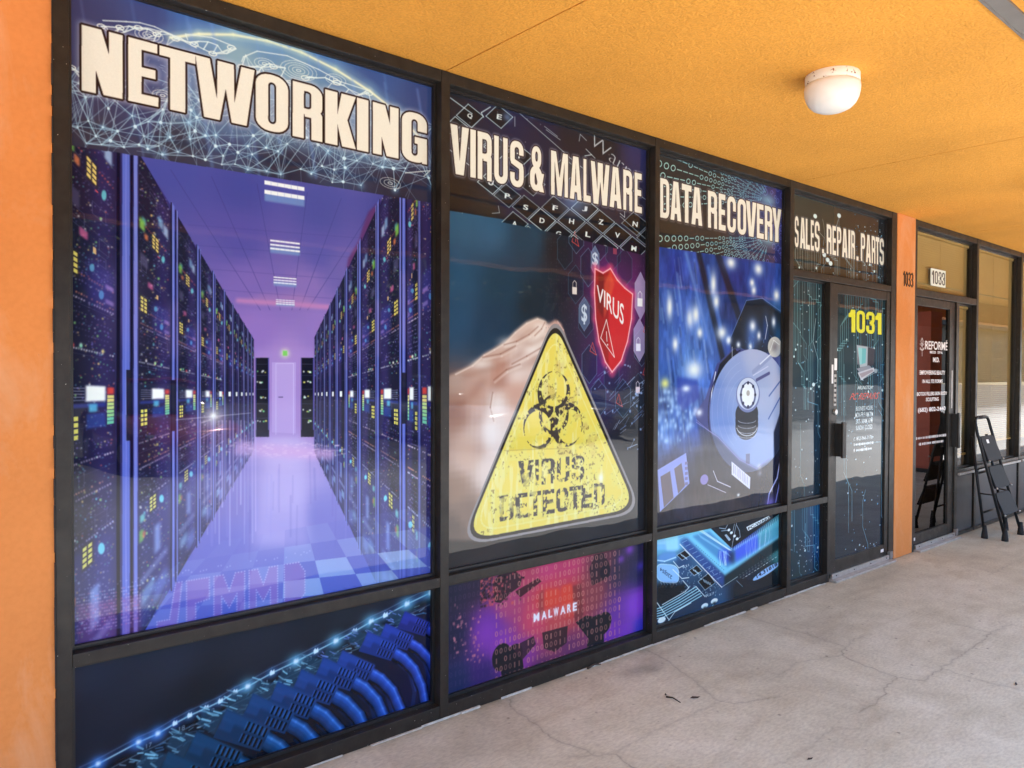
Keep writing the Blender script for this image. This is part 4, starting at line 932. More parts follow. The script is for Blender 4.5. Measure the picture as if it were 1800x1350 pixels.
def art_recovery(X0, X1, Z0, Z1):
    s = Canvas(X0, X1, Z0, Z1, 430, 11); R = s.rng; k = R.uniform
    s.a[:] = s.field([(1160, 450, 46, 70, 160), (1190, 470, 40, 60, 160), (1215, 470, 60, 90, 190), (1250, 480, 36, 60, 130), (1290, 470, 36, 50, 130), (1330, 490, 40, 66, 160), (1370, 500, 44, 74, 170), (1165, 540, 56, 84, 170), (1200, 540, 60, 92, 190), (1235, 570, 66, 110, 205), (1180, 600, 58, 96, 190), (1215, 640, 80, 130, 215), (1240, 660, 70, 110, 205), (1165, 690, 50, 84, 160), (1200, 720, 60, 100, 190),
        (1165, 760, 74, 116, 200), (1230, 740, 60, 90, 180), (1280, 540, 40, 54, 120), (1320, 560, 44, 66, 150), (1365, 560, 40, 90, 150), (1300, 620, 46, 66, 150), (1180, 830, 52, 48, 78), (1240, 820, 50, 44, 60), (1230, 870, 58, 46, 56), (1300, 880, 58, 46, 50), (1170, 910, 50, 44, 54), (1260, 920, 50, 44, 50), (1350, 900, 46, 42, 56)], 3.0)
    n1 = s.noise(40, 3, .35); s.a *= (.74+.5*n1)[..., None]
    # blurred board on the left, streaks running down
    for i in range(120):
        x = k(1156, 1252); y = k(450, 770); L = k(12, 60); c = [(130, 176, 240), (84, 120, 216), (26, 36, 90), (190, 214, 250), (18, 26, 60)][R.randint(5)]
        s.seg((x, y), (x+L*.12, y+L), k(2, 9), c, k(.12, .4), 6)
    for a, b, w, c in (((1228, 444), (1275, 650), 22, (34, 34, 42)), ((1262, 446), (1300, 560), 26, (36, 36, 48)), ((1206, 446), (1252, 620), 10, (92, 130, 216)), ((1245, 470), (1268, 580), 12, (70, 110, 205))): s.seg(a, b, w, c, .85, 10)
    for x, y, rx, ry in ((1254, 500, 5, 20), (1259, 530, 5, 12), (1213, 560, 6, 16), (1223, 553, 6, 15), (1269, 585, 8, 11), (1187, 605, 5, 12), (1333, 473, 7, 10), (1285, 462, 8, 10), (1325, 510, 4, 8), (1365, 519, 5, 10), (1281, 598, 4, 6), (1324, 572, 6, 11), (1347, 570, 3, 16), (1230, 585, 5, 9), (1322, 497, 4, 7), (1206, 683, 9, 8), (1177, 540, 5, 20), (1220, 650, 14, 16)):
        s.blob((x, y), rx*1.9, ry*1.6, (120, 160, 245), .5); s.blob((x, y), rx, ry, (250, 248, 240), .95)
    s.blob((1169, 674), 8, 10, (236, 232, 120), .95)
    for x in np.arange(1158, 1222, 5.5):               # bright contacts lower down on the board
        for y in np.arange(690, 785, 12): 
            if k(0, 1) < .6 and y < 800-(x-1156)*.62: s.blob((x+k(-2, 2), y+k(-4, 4)), k(1.6, 4.5), k(3, 9), (180, 214, 252), k(.3, .9))
    s.poly([(1190, 662), (1226, 668), (1230, 700), (1200, 722), (1190, 705)], (44, 60, 170), .7, 4)
    s.blob((1206, 683), 7, 6, (226, 236, 255), .95)
    # hard disk body
    s.poly([(1312, 528), (1338, 524), (1385, 560), (1385, 640), (1350, 620), (1300, 660), (1282, 600)], (34, 36, 44), .92, 3)
    s.line([(1283, 596), (1312, 528), (1340, 524), (1385, 556)], 2, (110, 140, 220), .8, 2)
    s.blob((1322, 592), 12, 26, (70, 110, 200), .8); s.blob((1346, 580), 6, 30, (40, 70, 150), .7); s.blob((1368, 588), 9, 22, (30, 90, 150), .7); s.line([(1346, 556), (1349, 572), (1345, 596)], 2.5, (220, 226, 244), .9, 2)
    for x, y, rx, ry in ((1323, 573, 5, 9), (1319, 610, 3, 7), (1298, 606, 3, 5), (1281, 598, 4, 6), (1334, 590, 3, 7), (1360, 566, 3, 8)): s.blob((x, y), rx*1.8, ry*1.6, (110, 150, 240), .5); s.blob((x, y), rx, ry, (246, 246, 246), .95)
    for _ in range(26): x = R.uniform(1300, 1370); y = R.uniform(585, 622); s.seg((x, y), (x+R.uniform(-4, 6), y+R.uniform(2, 9)), R.uniform(1, 2.5), (90, 140, 220), .5, 1.5)
    s.poly([(1290, 612), (1260, 640), (1240, 700), (1222, 726), (1226, 742), (1262, 766), (1300, 806), (1330, 822), (1352, 800), (1366, 760), (1384, 700), (1384, 630), (1330, 616)], (70, 72, 138), .95, 1)
    s.poly([(1292, 612), (1265, 640), (1252, 690), (1262, 690), (1285, 640), (1300, 625)], (36, 34, 40), .95, 1)
    s.line([(1258, 654), (1251, 690), (1250, 714)], 3.5, (240, 240, 250), .9, 1.6)
    # platter
    pl = [(1318+70*math.cos(t)*1.0, 722+108*math.sin(t)-70*math.cos(t)*.10) for t in np.linspace(0, 6.283, 60)]
    pm = s.mask([p for p in pl]); 
    G = s.field([(1255, 700, 112, 138, 208), (1290, 650, 150, 164, 216), (1325, 625, 176, 180, 216), (1370, 680, 190, 188, 216), (1300, 760, 134, 160, 220), (1340, 790, 150, 172, 226), (1270, 750, 112, 142, 214), (1372, 740, 168, 176, 214), (1340, 700, 170, 178, 214), (1300, 690, 138, 158, 212)], 3)
    s.line([(1316+71*math.cos(t), 722+110*math.sin(t)-70*math.cos(t)*.10) for t in np.linspace(1.3, 4.5, 40)], 3.5, (30, 30, 56), .9, 2)
    s.lay(G, pm)
    for j in range(5): s.line([(1318+(66-j*9)*math.cos(t), 722+(102-j*13)*math.sin(t)) for t in np.linspace(2.2, 4.4, 18)], .8, (216, 226, 252), .3, 2)
    s.line([(1287, 610), (1287, 628)], 2, (236, 238, 250), .8, 1)
    # spindle
    for cy, ry in ((748, 25), (738, 25), (728, 25)): s.blob((1313, cy), 20, ry, (40, 40, 52), 1, hard=6)
    for cy in (764, 756, 747, 738): s.line([(1313+16*math.cos(t), cy+6*math.sin(t)) for t in np.linspace(.2, 2.9, 12)], 1.4, (220, 224, 244), .8)
    s.line([(1313+19*math.cos(t), 746+20*math.sin(t)) for t in np.linspace(.3, 2.8, 14)], 2.2, (236, 238, 250), .9)
    s.blob((1315, 694), 21, 31, (120, 128, 180), 1, hard=6); s.blob((1315, 692), 19, 28, (210, 214, 234), 1, hard=6); s.blob((1315, 695), 14, 24, (90, 96, 140), 1, hard=6); s.blob((1315, 694), 11, 21, (244, 242, 248), 1, hard=6)
    for t in np.linspace(0, 6.283, 9)[:-1]: s.blob((1315+12.5*math.cos(t), 694+21*math.sin(t)), 2, 3, (50, 52, 84), 1, hard=6)
    s.blob((1315, 691), 3, 5, (170, 160, 150), .9, hard=6)
    # arm
    s.line([(1374, 600), (1366, 616), (1340, 640), (1324, 654)], 13, (150, 158, 200), .95, 3); s.line([(1374, 598), (1360, 618), (1336, 640)], 4, (240, 240, 250), .9, 2); s.line([(1330, 668), (1352, 656)], 9, (80, 76, 130), .9, 2); s.line([(1324, 660), (1350, 644)], 3, (216, 214, 240), .9, 1.4)
    s.blob((1362, 610), 12, 18, (214, 206, 196), .95, hard=3); s.blob((1362, 610), 7, 11, (120, 110, 120), .8); s.line([(1354, 616), (1360, 598), (1370, 606)], 2, (250, 248, 244), .9); s.blob((1376, 640), 9, 24, (90, 130, 210), .8)
    for a, b in (((1352, 696), (1376, 664)), ((1351, 736), (1376, 690))): s.seg(a, b, 5, (70, 96, 170), .9, 2)
    s.poly([(1360, 760), (1373, 720), (1373, 820), (1362, 850)], (30, 34, 54), .9, 2)
    s.blob((1229, 725), 6, 7, (240, 240, 252), .95); s.blob((1222, 722), 4, 7, (200, 206, 240), .8); s.line([(1224, 738), (1254, 764), (1290, 800), (1322, 818)], 1.4, (160, 150, 226), .8, 1.5)
    s.poly(quad(1311, 798, 816, 1318), (110, 112, 150), .9); s.blob((1335, 822), 4, 6, (250, 250, 255), .95); s.blob((1336, 832), 4, 5, (240, 240, 252), .9)
    s.poly([(1226, 744), (1262, 768), (1300, 808), (1330, 824), (1372, 800), (1372, 870), (1340, 905), (1300, 880), (1240, 820)], (30, 28, 50), .55, 5)
    s.line([(1224, 742), (1262, 768), (1300, 808), (1330, 824), (1352, 806)], 2, (150, 140, 220), .85, 1.5)
    # barcode sticker, jumpers, connector
    s.poly([(1286, 811), (1319, 839), (1318, 860), (1286, 834)], (226, 222, 244)); 
    for j in range(9): s.seg((1290+j*3.0, 817+j*2.6), (1290+j*3.0, 832+j*2.6), 1.3 if j % 3 else 2.2, (90, 84, 130))
    s.poly([(1156, 826), (1206, 796), (1212, 850), (1160, 900)], (150, 160, 236), .95); s.poly([(1161, 838), (1178, 828), (1184, 875), (1167, 892)], (110, 92, 104), 1); s.poly([(1185, 824), (1198, 814), (1204, 854), (1192, 868)], (112, 94, 106), 1)
    for j in range(5): s.poly(quad(1204, 812+j*9, 817+j*9, 1209), (120, 110, 160))
    s.line([(1254, 828), (1261, 846), (1284, 856)], 2.6, (236, 226, 246), .95, 1.2); s.line([(1244, 852), (1276, 866)], 1.8, (236, 220, 246), .95, 1); s.blob((1238, 843), 7, 9, (150, 130, 206), .95, hard=4); s.blob((1298, 870), 2.5, 3, (250, 246, 240), 1)
    s.line([(1372, 806), (1366, 840), (1352, 868), (1348, 896)], 5, (190, 190, 250), .95, 2); s.line([(1370, 850), (1362, 890)], 5, (140, 140, 230), .9, 2); s.blob((1354, 886), 9, 14, (110, 90, 200), .9)
    # header: tunnel of binary digits
    hb = lambda x: 434+(x-1158)*(465-434)/222.0
    hm = s.mask([(1120, 200), (1420, 200), (1420, hb(1420)), (1120, hb(1120))]); base = s.a.copy()
    s.lay(s.field([(1165, 280, 44, 46, 48), (1250, 300, 44, 44, 46), (1320, 310, 50, 56, 80), (1370, 340, 50, 46, 110), (1340, 370, 50, 60, 110), (1165, 400, 46, 42, 40), (1250, 420, 42, 42, 46), (1340, 430, 48, 50, 84), (1375, 440, 46, 46, 110)]), hm)
    for (cx, cy), sect, rmax in (((1352, 350), [(176, 256)], 250), ((1352, 418), [(104, 184)], 240)):
        for (a0, a1) in sect:
            for n_, a in enumerate(np.arange(a0, a1, 5.4)):
                d = 14+k(0, 4)+(28 if n_ % 2 else 0); ca, sa = math.cos(math.radians(a)), math.sin(math.radians(a))
                while d < rmax:
                    z = .0215*d+.7; x, y = cx+ca*d, cy+sa*d*1.02
                    if 1150 < x and 240 < y < 480:
                        tone = min(1, d/150); c = (100+tone*80, 186+tone*54, 220+tone*14)
                        if k(0, 1) < .5: s.seg((x-ca*z*1.0, y-sa*z*1.0), (x+ca*z*1.0, y+sa*z*1.0), .9+z*.26, c, 1, 1)
                        else: s.line([(x+z*.85*math.cos(t), y+z*1.1*math.sin(t)) for t in np.linspace(0, 6.283, 11)], .8+z*.25, c, 1, 1)
                    d += z*2.75
    for _ in range(70):
        x = k(1345, 1384); y = k(310, 465); z = k(2, 4.6); c = (104, 110, 214)
        if k(0, 1) < .5: s.line([(x+z*.8*math.cos(t), y+z*1.3*math.sin(t)) for t in np.linspace(0, 6.283, 11)], 1.2, c, .9, 1)
        else: s.seg((x-z*.6, y-z), (x+z*.6, y+z), 1.2, c, .9, 1)
    s.blob((1350, 352), 16, 12, (150, 220, 240), .55); s.blob((1350, 420), 16, 14, (150, 226, 240), .55)
    s.a = base*(1-hm[..., None])+s.a*hm[..., None]
    heavy(s, row('DATARECOVERY', [(1160, 1177), (1178, 1198), (1198, 1216), (1215, 1235), (1244, 1261), (1263, 1276), (1278, 1294), (1296, 1312), (1311, 1330), (1330, 1343), (1344, 1358), (1357, 1374)], 1160, 312, 382, gap=.4, s=.34), CREAM, ew=2.2, gw=4, ga=.3)
    return s

def art_circuit_board(X0, X1, Z0, Z1):
    s = Canvas(X0, X1, Z0, Z1, 430, 13); R = s.rng; k = R.uniform
    P = lambda x, y: (1140+x/5.623, 880+y/5.623)       # coordinates read from an enlargement of this pane
    PP = lambda L: [P(*p) for p in L]
    s.a[:] = s.field([(1158, 948, 110, 186, 216), (1190, 945, 120, 200, 226), (1160, 1000, 60, 110, 150), (1200, 990, 40, 70, 110), (1240, 950, 70, 140, 170), (1165, 1050, 24, 36, 48), (1210, 1060, 30, 50, 74), (1240, 1040, 26, 50, 76), (1260, 1060, 34, 74, 110), (1165, 1090, 24, 40, 60), (1300, 1040, 26, 30, 36), (1350, 1020, 26, 28, 32), (1340, 1050, 24, 26, 30), (1370, 960, 60, 130, 130), (1300, 960, 40, 60, 130)], 3)
    def pc(pts, c, a=1, blur=0): s.poly(PP(pts), c, a, blur)
    def pl(pts, w, c, a=1, soft=1): s.line(PP(pts), w, c, a, soft)
    pc([(60, 400), (300, 340), (500, 290), (640, 280), (640, 480), (740, 720), (380, 420), (240, 480)], (90, 160, 196), .6, 4)
    # socket: near walls, bright floor, chip above
    pc([(330, 330), (620, 270), (830, 480), (1310, 180), (1310, 370), (760, 745)], (112, 196, 222), .95, 2)
    pc([(430, 350), (600, 300), (820, 500), (1300, 240), (1300, 340), (780, 660)], (60, 120, 176), .75, 3)
    pc([(300, 400), (380, 370), (750, 745), (745, 850), (640, 770)], (44, 70, 140), .85, 5); pc([(750, 745), (1310, 350), (1310, 470), (750, 850)], (24, 40, 44), .95, 4)
    pc([(700, 480), (820, 480), (830, 600), (740, 620), (690, 560)], (50, 70, 214), .8, 6); pc([(840, 480), (1080, 320), (1080, 480), (860, 600)], (64, 84, 226), .85, 7); pc([(790, 500), (850, 500), (850, 620), (790, 600)], (24, 40, 70), .8, 6)
    pc([(1080, 300), (1310, 170), (1310, 340), (1100, 450)], (70, 150, 160), .7, 5)
    pc([(600, 260), (1000, 100), (1420, 40), (820, 470)], (22, 26, 34))
    for i in range(26):                                # pins along both edges of the chip
        t = i/25; x, y = 500+t*290, 300+t*185; pl([(x, y), (x+36-8*t, y-6+12*t)], 1.7, (216, 240, 246), .9); pl([(x-10, y+30), (x+20, y+70)], 1.2, (160, 220, 236), .5, 2)
        t = i/25; x, y = 850+t*440, 465-t*300; pl([(x, y-10), (x+4, y+26)], 1.6, (190, 220, 250), .7)
    for i in range(14):
        x = 705+k(0, 70); pl([(x, 500), (x+k(-8, 12), 560), (x+k(-14, 14), 640)], 1.0, (206, 230, 255), .8)
        x = 900+k(0, 300); y = 480-(x-850)*.62; pl([(x, y), (x+k(-10, 10), y+70), (x+k(-24, 8), y+160)], 1.0, (200, 220, 255), .75)
    for i in range(16): x, y = 470+i*18, 440+i*16; pl([(x, y), (x+6, y+5)], 1.5, (40, 90, 130), .8)
    for pts in ([(820, 480), (850, 320), (870, 220)], [(870, 240), (900, 300), (906, 360), (880, 380)], [(780, 240), (760, 280), (700, 270)], [(850, 230), (830, 320)], [(800, 290), (720, 300)]): pl(pts, 1.5, (214, 226, 240), .9)
    for x, y in ((795, 290), (818, 318), (850, 350), (876, 378)): s.blob(P(x, y), 2.4, 2.4, (236, 240, 244), 1, hard=6)
    pc([(750, 340), (770, 330), (815, 385), (795, 400)], (170, 180, 190), .9)
    q = PP([(966, 262), (1190, 150), (1205, 172), (984, 300)]); s.poly(q, (226, 228, 222)); typed(s, 'PC-WARE', PP([(980, 266), (1196, 156), (1204, 172), (990, 292)]), (30, 34, 40), 1, .02)
    # trace lines on the right and oval plate
    pl([(722, 856), (880, 752)], 1.3, (190, 210, 210)); pl([(870, 790), (930, 850)], 1.2, (190, 210, 210), .8)
    for i in range(13): x, y = 930+i*29, 770-i*18.5; pl([(x, y), (x+17, y-10)], 1.6, (206, 214, 210) if i % 3 else (110, 120, 116))
    for i in range(14): x, y = 900+i*30, 735-i*19; pl([(x, y), (x+8, y-5)], 1.2, (130, 140, 136), .8); s.blob(P(x+10, y+20), 1.4, 1.6, (90, 100, 98), .8)
    ov = [(1165+math.cos(t)*140*.96, 700-math.cos(t)*84+math.sin(t)*34+abs(math.cos(t))*0) for t in np.linspace(0, 6.283, 40)]
    s.poly(PP(ov), (140, 176, 226)); typed(s, '14.31818', PP([(1062, 730), (1268, 612), (1276, 640), (1072, 768)]), (30, 40, 66), 1, .025)
    # left: capacitors, chips, traces
    pc([(85, 400), (150, 380), (300, 340), (310, 460), (250, 500), (80, 480)], (120, 180, 220), .9, 3); pc([(160, 360), (290, 345), (295, 480), (180, 490)], (150, 206, 236), .9, 3); pc([(85, 560), (150, 510), (270, 510), (280, 580), (120, 612)], (90, 140, 200), .9, 3); pl([(90, 590), (160, 600), (270, 560)], 3, (190, 224, 244), .8, 2)
    for i in range(8): pl([(90+i*10, 385), (92+i*10, 430)], 1, (220, 240, 250), .7)
    ovl = [(190+110*math.copysign(abs(math.cos(t))**.6, math.cos(t)), 720+90*math.copysign(abs(math.sin(t))**.6, math.sin(t))+18*math.cos(t)) for t in np.linspace(0, 6.283, 40)]
    s.poly(PP(ovl), (128, 176, 226)); s.line(PP(ovl), 1.6, (186, 216, 246), .9, 2, closed=True); typed(s, '220J54', PP([(225, 780), (110, 690), (120, 650), (240, 735)]), (40, 60, 96), .85, .02)
    for i in range(6): x = 120+i*30; pl([(x, 800+k(0, 20)), (x+10, 830), (x+k(-16, 16), 862)], 1.6, (200, 226, 240), .8)
    pc([(85, 820), (370, 820), (370, 900), (140, 1030), (85, 980)], (16, 20, 24), .85, 4)
    for (x, y, w, h, sk_) in ((280, 540, 130, 70, 40), (400, 690, 130, 74, 42), (490, 800, 170, 120, 90)):
        pc([(x, y), (x+w*.6, y-h*.7), (x+w, y-h*.2+sk_*.4), (x+w*.4, y+h*.7)], (14, 18, 24), .98); s.line(PP([(x, y), (x+w*.6, y-h*.7), (x+w, y-h*.2+sk_*.4), (x+w*.4, y+h*.7)]), 1.3, (190, 214, 222), .9, 1, closed=True)
        for i in range(5): pl([(x+w*(.28+.1*i), y-h*.22+i*9), (x+w*(.38+.1*i), y+h*.06+i*9)], 1.8, (196, 226, 236), .85)
    pl([(310, 430), (725, 858)], 2.2, (230, 244, 240), 1)
    for i in range(12): x, y = 300+i*34, 380+i*36; pl([(x, y), (x+44, y-22)], 1.4, (150, 200, 224), .7)
    for i in range(5):                                 # bundle of traces
        pl([(470+i*14, 850+i*22), (300+i*6, 960+i*24), (140, 1050+i*26), (85, 1070+i*24)], 2.5, (170, 226, 236), .9, 1.4)
    for pts in ([(245, 600), (300, 665), (350, 640)], [(340, 790), (400, 860), (370, 890)], [(135, 1030), (370, 895)], [(470, 850), (560, 950)], [(85, 1010), (225, 1210)], [(240, 680), (330, 770), (400, 760)], [(180, 1210), (260, 1100), (420, 1010)]): pl(pts, 2.0, (216, 240, 240), .95, 1.2)
    for x, y in ((555, 1040), (650, 992)): pl([(x, y+10), (x-34, y+90)], 4, (140, 200, 206), .9, 2); s.blob(P(x, y), 6, 4.5, (214, 236, 232), 1, hard=4); s.blob(P(x, y+22), 4, 3, (20, 24, 28), .9)
    s.blob(P(130, 1180), 7, 5, (206, 236, 240), 1, hard=4)
    for _ in range(130):
        x, y = k(300, 720), k(640, 950); s.dot(P(x, y), k(.6, 2), k(.6, 2), (190, 226, 236), k(.2, .8))
    s.a = np.clip((s.a-20)*1.18+22, 0, 255)
    typed(s, 'R21', PP([(335, 650), (395, 625), (402, 645), (342, 672)]), (200, 224, 230), .9, .02); typed(s, 'R27', PP([(560, 935), (650, 900), (655, 920), (570, 956)]), (200, 224, 230), .9, .02)
    return s

def traces(s, x0, x1, y0, y1, n, col, seed, w=1.3, drop=.25):
    # bundles of circuit traces running down the pane with kinks; positions in photo pixels
    R = np.random.RandomState(seed); k = R.uniform
    x = x0+2
    while x < x1:
        m = R.randint(2, 6); gap = k(2.8, 4.4); kink = []; y = y0+k(10, 60)
        while y < y1:
            kink.append((y, k(-10, 10), R.rand() < .5)); y += k(30, 110)
        for i in range(m):
            end = y1 if R.rand() > drop else k(y0+(y1-y0)*.4, y1)
            xx = x+i*gap; pts = [(xx, y0)]; cx = xx
            for (yk, dx, hard) in kink:
                yk2 = yk+i*gap*(1 if dx > 0 else -1)*1.2
                if yk2 > end: break
                pts.append((cx, yk2))
                pts.append((cx+dx, hy(cx, yk2, cx+dx) if hard else yk2+abs(dx)*1.8)); cx += dx
            pts.append((cx, end))
            al = k(.6, 1); s.line(pts, w*k(1.0, 1.5), col, al, .9)
            if end < y1: s.blob((cx, end), 1.3, 2.2, (214, 240, 240), 1, hard=6)
        x += m*gap+k(0, 2.5)

def sparks(s, x0, x1, y0, y1, n, seed, big=1.0):
    R = np.random.RandomState(seed); k = R.uniform
    for _ in range(n):
        z = k(.5, 1.15)*big; s.blob((k(x0, x1), k(y0, y1)), z, z*1.5, (220, 238, 240) if k(0, 1) < .6 else (120, 180, 214), k(.5, 1), hard=5)

TEAL = (138, 204, 206)
def art_sales(X0, X1, Z0, Z1):
    s = Canvas(X0, X1, Z0, Z1, 430, 17)
    s.a[:] = s.field([(1400, 350, 54, 60, 56), (1450, 370, 52, 56, 52), (1500, 390, 48, 46, 44), (1550, 410, 40, 42, 46), (1400, 460, 44, 54, 54), (1460, 470, 44, 46, 46), (1540, 490, 36, 44, 54)])
    traces(s, 1396, 1562, 436, 500, 0, (176, 200, 200), 4, 1.1)
    for pts in ([(1451, 427), (1448, 395), (1446, 385)], [(1470, 400), (1475, 380), (1475, 410)], [(1447, 432), (1449, 418), (1440, 408)], [(1470, 398), (1474, 386)]): s.line(pts, 1.2, (200, 214, 214), .8)
    for x, y in ((1433, 380), (1475, 379), (1455, 457), (1460, 463), (1449, 448)): s.blob((x, y), 3.2, 4, (220, 234, 232), 1, hard=4)
    sparks(s, 1500, 1566, 370, 500, 60, 3, .75); sparks(s, 1400, 1560, 470, 500, 50, 4, .7)
    it = row('SALES', [(1397, 1404), (1406, 1416), (1416, 1424), (1425, 1431), (1432, 1441)], 1397, 379, 434, gap=.25, s=.33)
    it += row('REPAIR', [(1453, 1462), (1463, 1470), (1471, 1479), (1480, 1490), (1491, 1495), (1496, 1503)], 1397, 379, 434, gap=.25, s=.33)
    it += row('PARTS', [(1513, 1521), (1522, 1531), (1532, 1539), (1539, 1546), (1546, 1554)], 1397, 379, 434, gap=.25, s=.33)
    it += [('.', quad(1445, hy(1397, 427, 1445), hy(1397, 435, 1445), 1448.5), {}), ('.', quad(1505.5, hy(1397, 427, 1505), hy(1397, 435, 1505), 1509), {})]
    heavy(s, it, CREAM, ew=1.8, gw=3, ga=.3)
    return s

def art_sidelight(X0, X1, Z0, Z1):
    s = Canvas(X0, X1, Z0, Z1, 430, 19)
    s.a[:] = s.field([(1400, 500, 54, 68, 70), (1440, 510, 46, 62, 68), (1400, 620, 54, 66, 70), (1440, 650, 38, 62, 78), (1400, 760, 40, 52, 56), (1440, 780, 28, 50, 70), (1400, 850, 42, 48, 50), (1440, 860, 32, 48, 62)])
    traces(s, 1394, 1455, 480, 720, 0, TEAL, 8, 1.2); sparks(s, 1392, 1452, 500, 880, 90, 5)
    s.line([(1420, 700), (1420, 706), (1438, 712), (1438, 760), (1446, 780), (1446, 880)], 1.7, (110, 180, 210), .95); s.line([(1407, 745), (1407, 836), (1414, 852), (1414, 880)], 1.3, TEAL, .8)
    s.line([(1434, 560), (1429, 600), (1438, 632), (1437, 672), (1430, 676)], 1.8, (180, 216, 220), .95); s.blob((1430, 676), 2.6, 3.4, (226, 240, 240), 1, hard=5)
    for x in (1449, 1452): s.line([(x, 600), (x-3, 640), (x-3, 700), (x, 720), (x-2, 880)], 1.3, (90, 170, 214), .8)
    return s

def art_sidelight_low(X0, X1, Z0, Z1):
    s = Canvas(X0, X1, Z0, Z1, 430, 23)
    s.a[:] = s.field([(1395, 900, 24, 62, 78), (1440, 890, 30, 78, 120), (1395, 1000, 24, 56, 66), (1440, 960, 20, 62, 110), (1400, 1020, 30, 56, 60), (1440, 1015, 24, 50, 64)])
    traces(s, 1390, 1450, 880, 970, 0, (120, 196, 214), 6, 1.2, .4)
    s.line([(1416, 920), (1416, 960), (1432, 958), (1432, 998), (1437, 1004), (1437, 1020)], 1.6, (130, 206, 230), .95); s.line([(1405, 985), (1405, 1005), (1411, 1018)], 1.3, (120, 180, 190), .9)
    for x in (1436, 1440, 1443): s.line([(x, 930), (x-2, 975), (x+3, 988), (x+3, 1005)], 1.2, (60, 140, 220), .85)
    sparks(s, 1390, 1446, 940, 1036, 90, 9, .8)
    return s

def art_door(X0, X1, Z0, Z1):
    s = Canvas(X0, X1, Z0, Z1, 440, 29); k = s.rng.uniform
    s.a[:] = s.field([(1480, 520, 40, 56, 58), (1550, 540, 32, 54, 62), (1480, 640, 42, 60, 66), (1550, 660, 24, 50, 74), (1480, 760, 40, 52, 56), (1550, 760, 26, 48, 64), (1490, 840, 44, 46, 46), (1545, 830, 38, 44, 48), (1490, 900, 40, 44, 52), (1540, 900, 36, 46, 58), (1490, 980, 34, 50, 62), (1540, 970, 34, 50, 62)])
    traces(s, 1476, 1556, 505, 730, 0, TEAL, 12, 1.2, .3)
    for pts in ([(1476, 640), (1476, 830), (1484, 850), (1484, 935)], [(1480, 800), (1480, 838), (1490, 862), (1490, 915)], [(1514, 860), (1509, 880), (1509, 925), (1518, 955), (1518, 985)], [(1537, 720), (1543, 730), (1542, 905), (1551, 935), (1551, 975)], [(1527, 777), (1541, 776), (1541, 790)], [(1548, 680), (1556, 678)], [(1545, 800), (1545, 825), (1552, 840)]): s.line(pts, 1.7, (150, 204, 214), .9)
    for x in (1546, 1549, 1552, 1555): s.line([(x, 600), (x, 640), (x-6, 642), (x-6, 700), (x+2, 702), (x-2, 800), (x, 900)], 1.2, (80, 160, 206), .75)
    sparks(s, 1476, 1558, 530, 980, 130, 14)
    # street number
    it = row('1031', [(1484, 1496), (1498, 1513), (1515, 1530), (1531, 1542)], 1484, 544, 584, t=.17, s=.33)
    heavy(s, it, (250, 232, 40), edge=(40, 40, 20), ew=1.2, glow=None)
    # picture of a desktop computer
    s.poly([(1498, 606), (1516, 609), (1530, 613), (1528, 640), (1517, 646), (1500, 640)], (120, 112, 120)); s.poly([(1516, 610), (1530, 614), (1528, 642), (1517, 646)], (70, 62, 70)); s.poly([(1499, 607), (1518, 610), (1517, 643), (1504, 646)], (180, 184, 190)); s.poly([(1501, 611), (1515, 613), (1514, 638), (1504, 641)], (110, 190, 190)); s.poly([(1501, 611), (1508, 612), (1507, 640), (1504, 641)], (170, 220, 216), .7)
    s.line([(1499, 607), (1500, 641)], 1.2, (236, 236, 240)); s.poly([(1498, 648), (1520, 642), (1528, 650), (1508, 660)], (150, 146, 156)); s.poly([(1500, 655), (1528, 646), (1531, 652), (1506, 668)], (206, 200, 206)); s.poly([(1503, 657), (1526, 649), (1528, 652), (1507, 664)], (170, 150, 156)); s.line([(1505, 668), (1531, 655)], 1.2, (240, 240, 244)); s.blob((1532, 652), 3, 4, (150, 160, 170), 1, hard=4)
    W = (246, 246, 240)
    typed(s, 'ARLINGTON', quad(1500, 678, 684.5, 1526), W, 1, .012, .05)
    typed(s, 'PC REPAIRS', quad(1488, 691, 703, 1537), (238, 62, 40), 1, .012, .10)
    typed(s, 'BUSINESS HOURS', quad(1497, 714, 722, 1527), W, 1, .012); typed(s, 'MON-FRI 9 AM-7PM', quad(1496, 725, 734, 1527), W, 1, .012); typed(s, 'SAT- 10AM -6PM', quad(1497, 736.5, 745, 1526), W, 1, .012); typed(s, 'SUNDAY -CLOSED', quad(1497, 748, 756, 1526), W, 1, .012)
    typed(s, '817-966-7176', quad(1498, 767, 774, 1526), W, 1, .012); typed(s, 'C', quad(1493, 768.5, 775, 1495.5), W, 1, .03)
    for y, xa, xb in ((781, 1497, 1527), (791, 1498, 1524)):                    # two lines too small to read
        s.dot((1494, y), 2.2, 5, (224, 214, 206), .9)
        x = xa
        while x < xb: w = k(1.2, 2.6); s.dot((x, hy(xa, y, x)), w, k(3.0, 4.6), W, k(.75, 1)); x += w+.35
    return s

# ------------------------------------------------------------------ the place
TOPZ = 2.775
# concrete floor: stains and the cracks of the photograph, kept as a height/dirt/contact shade map of the slab (metres)
def ground(p):
    p = np.atleast_2d(np.asarray(p, float)); d = FW+RT*((p[:, 0:1]-900)/FPX)+UP*((675-p[:, 1:2])/FPX)
    t = -CAM[2]/d[:, 2]; return np.stack([CAM[0]+t*d[:, 0], CAM[1]+t*d[:, 1]], 1)

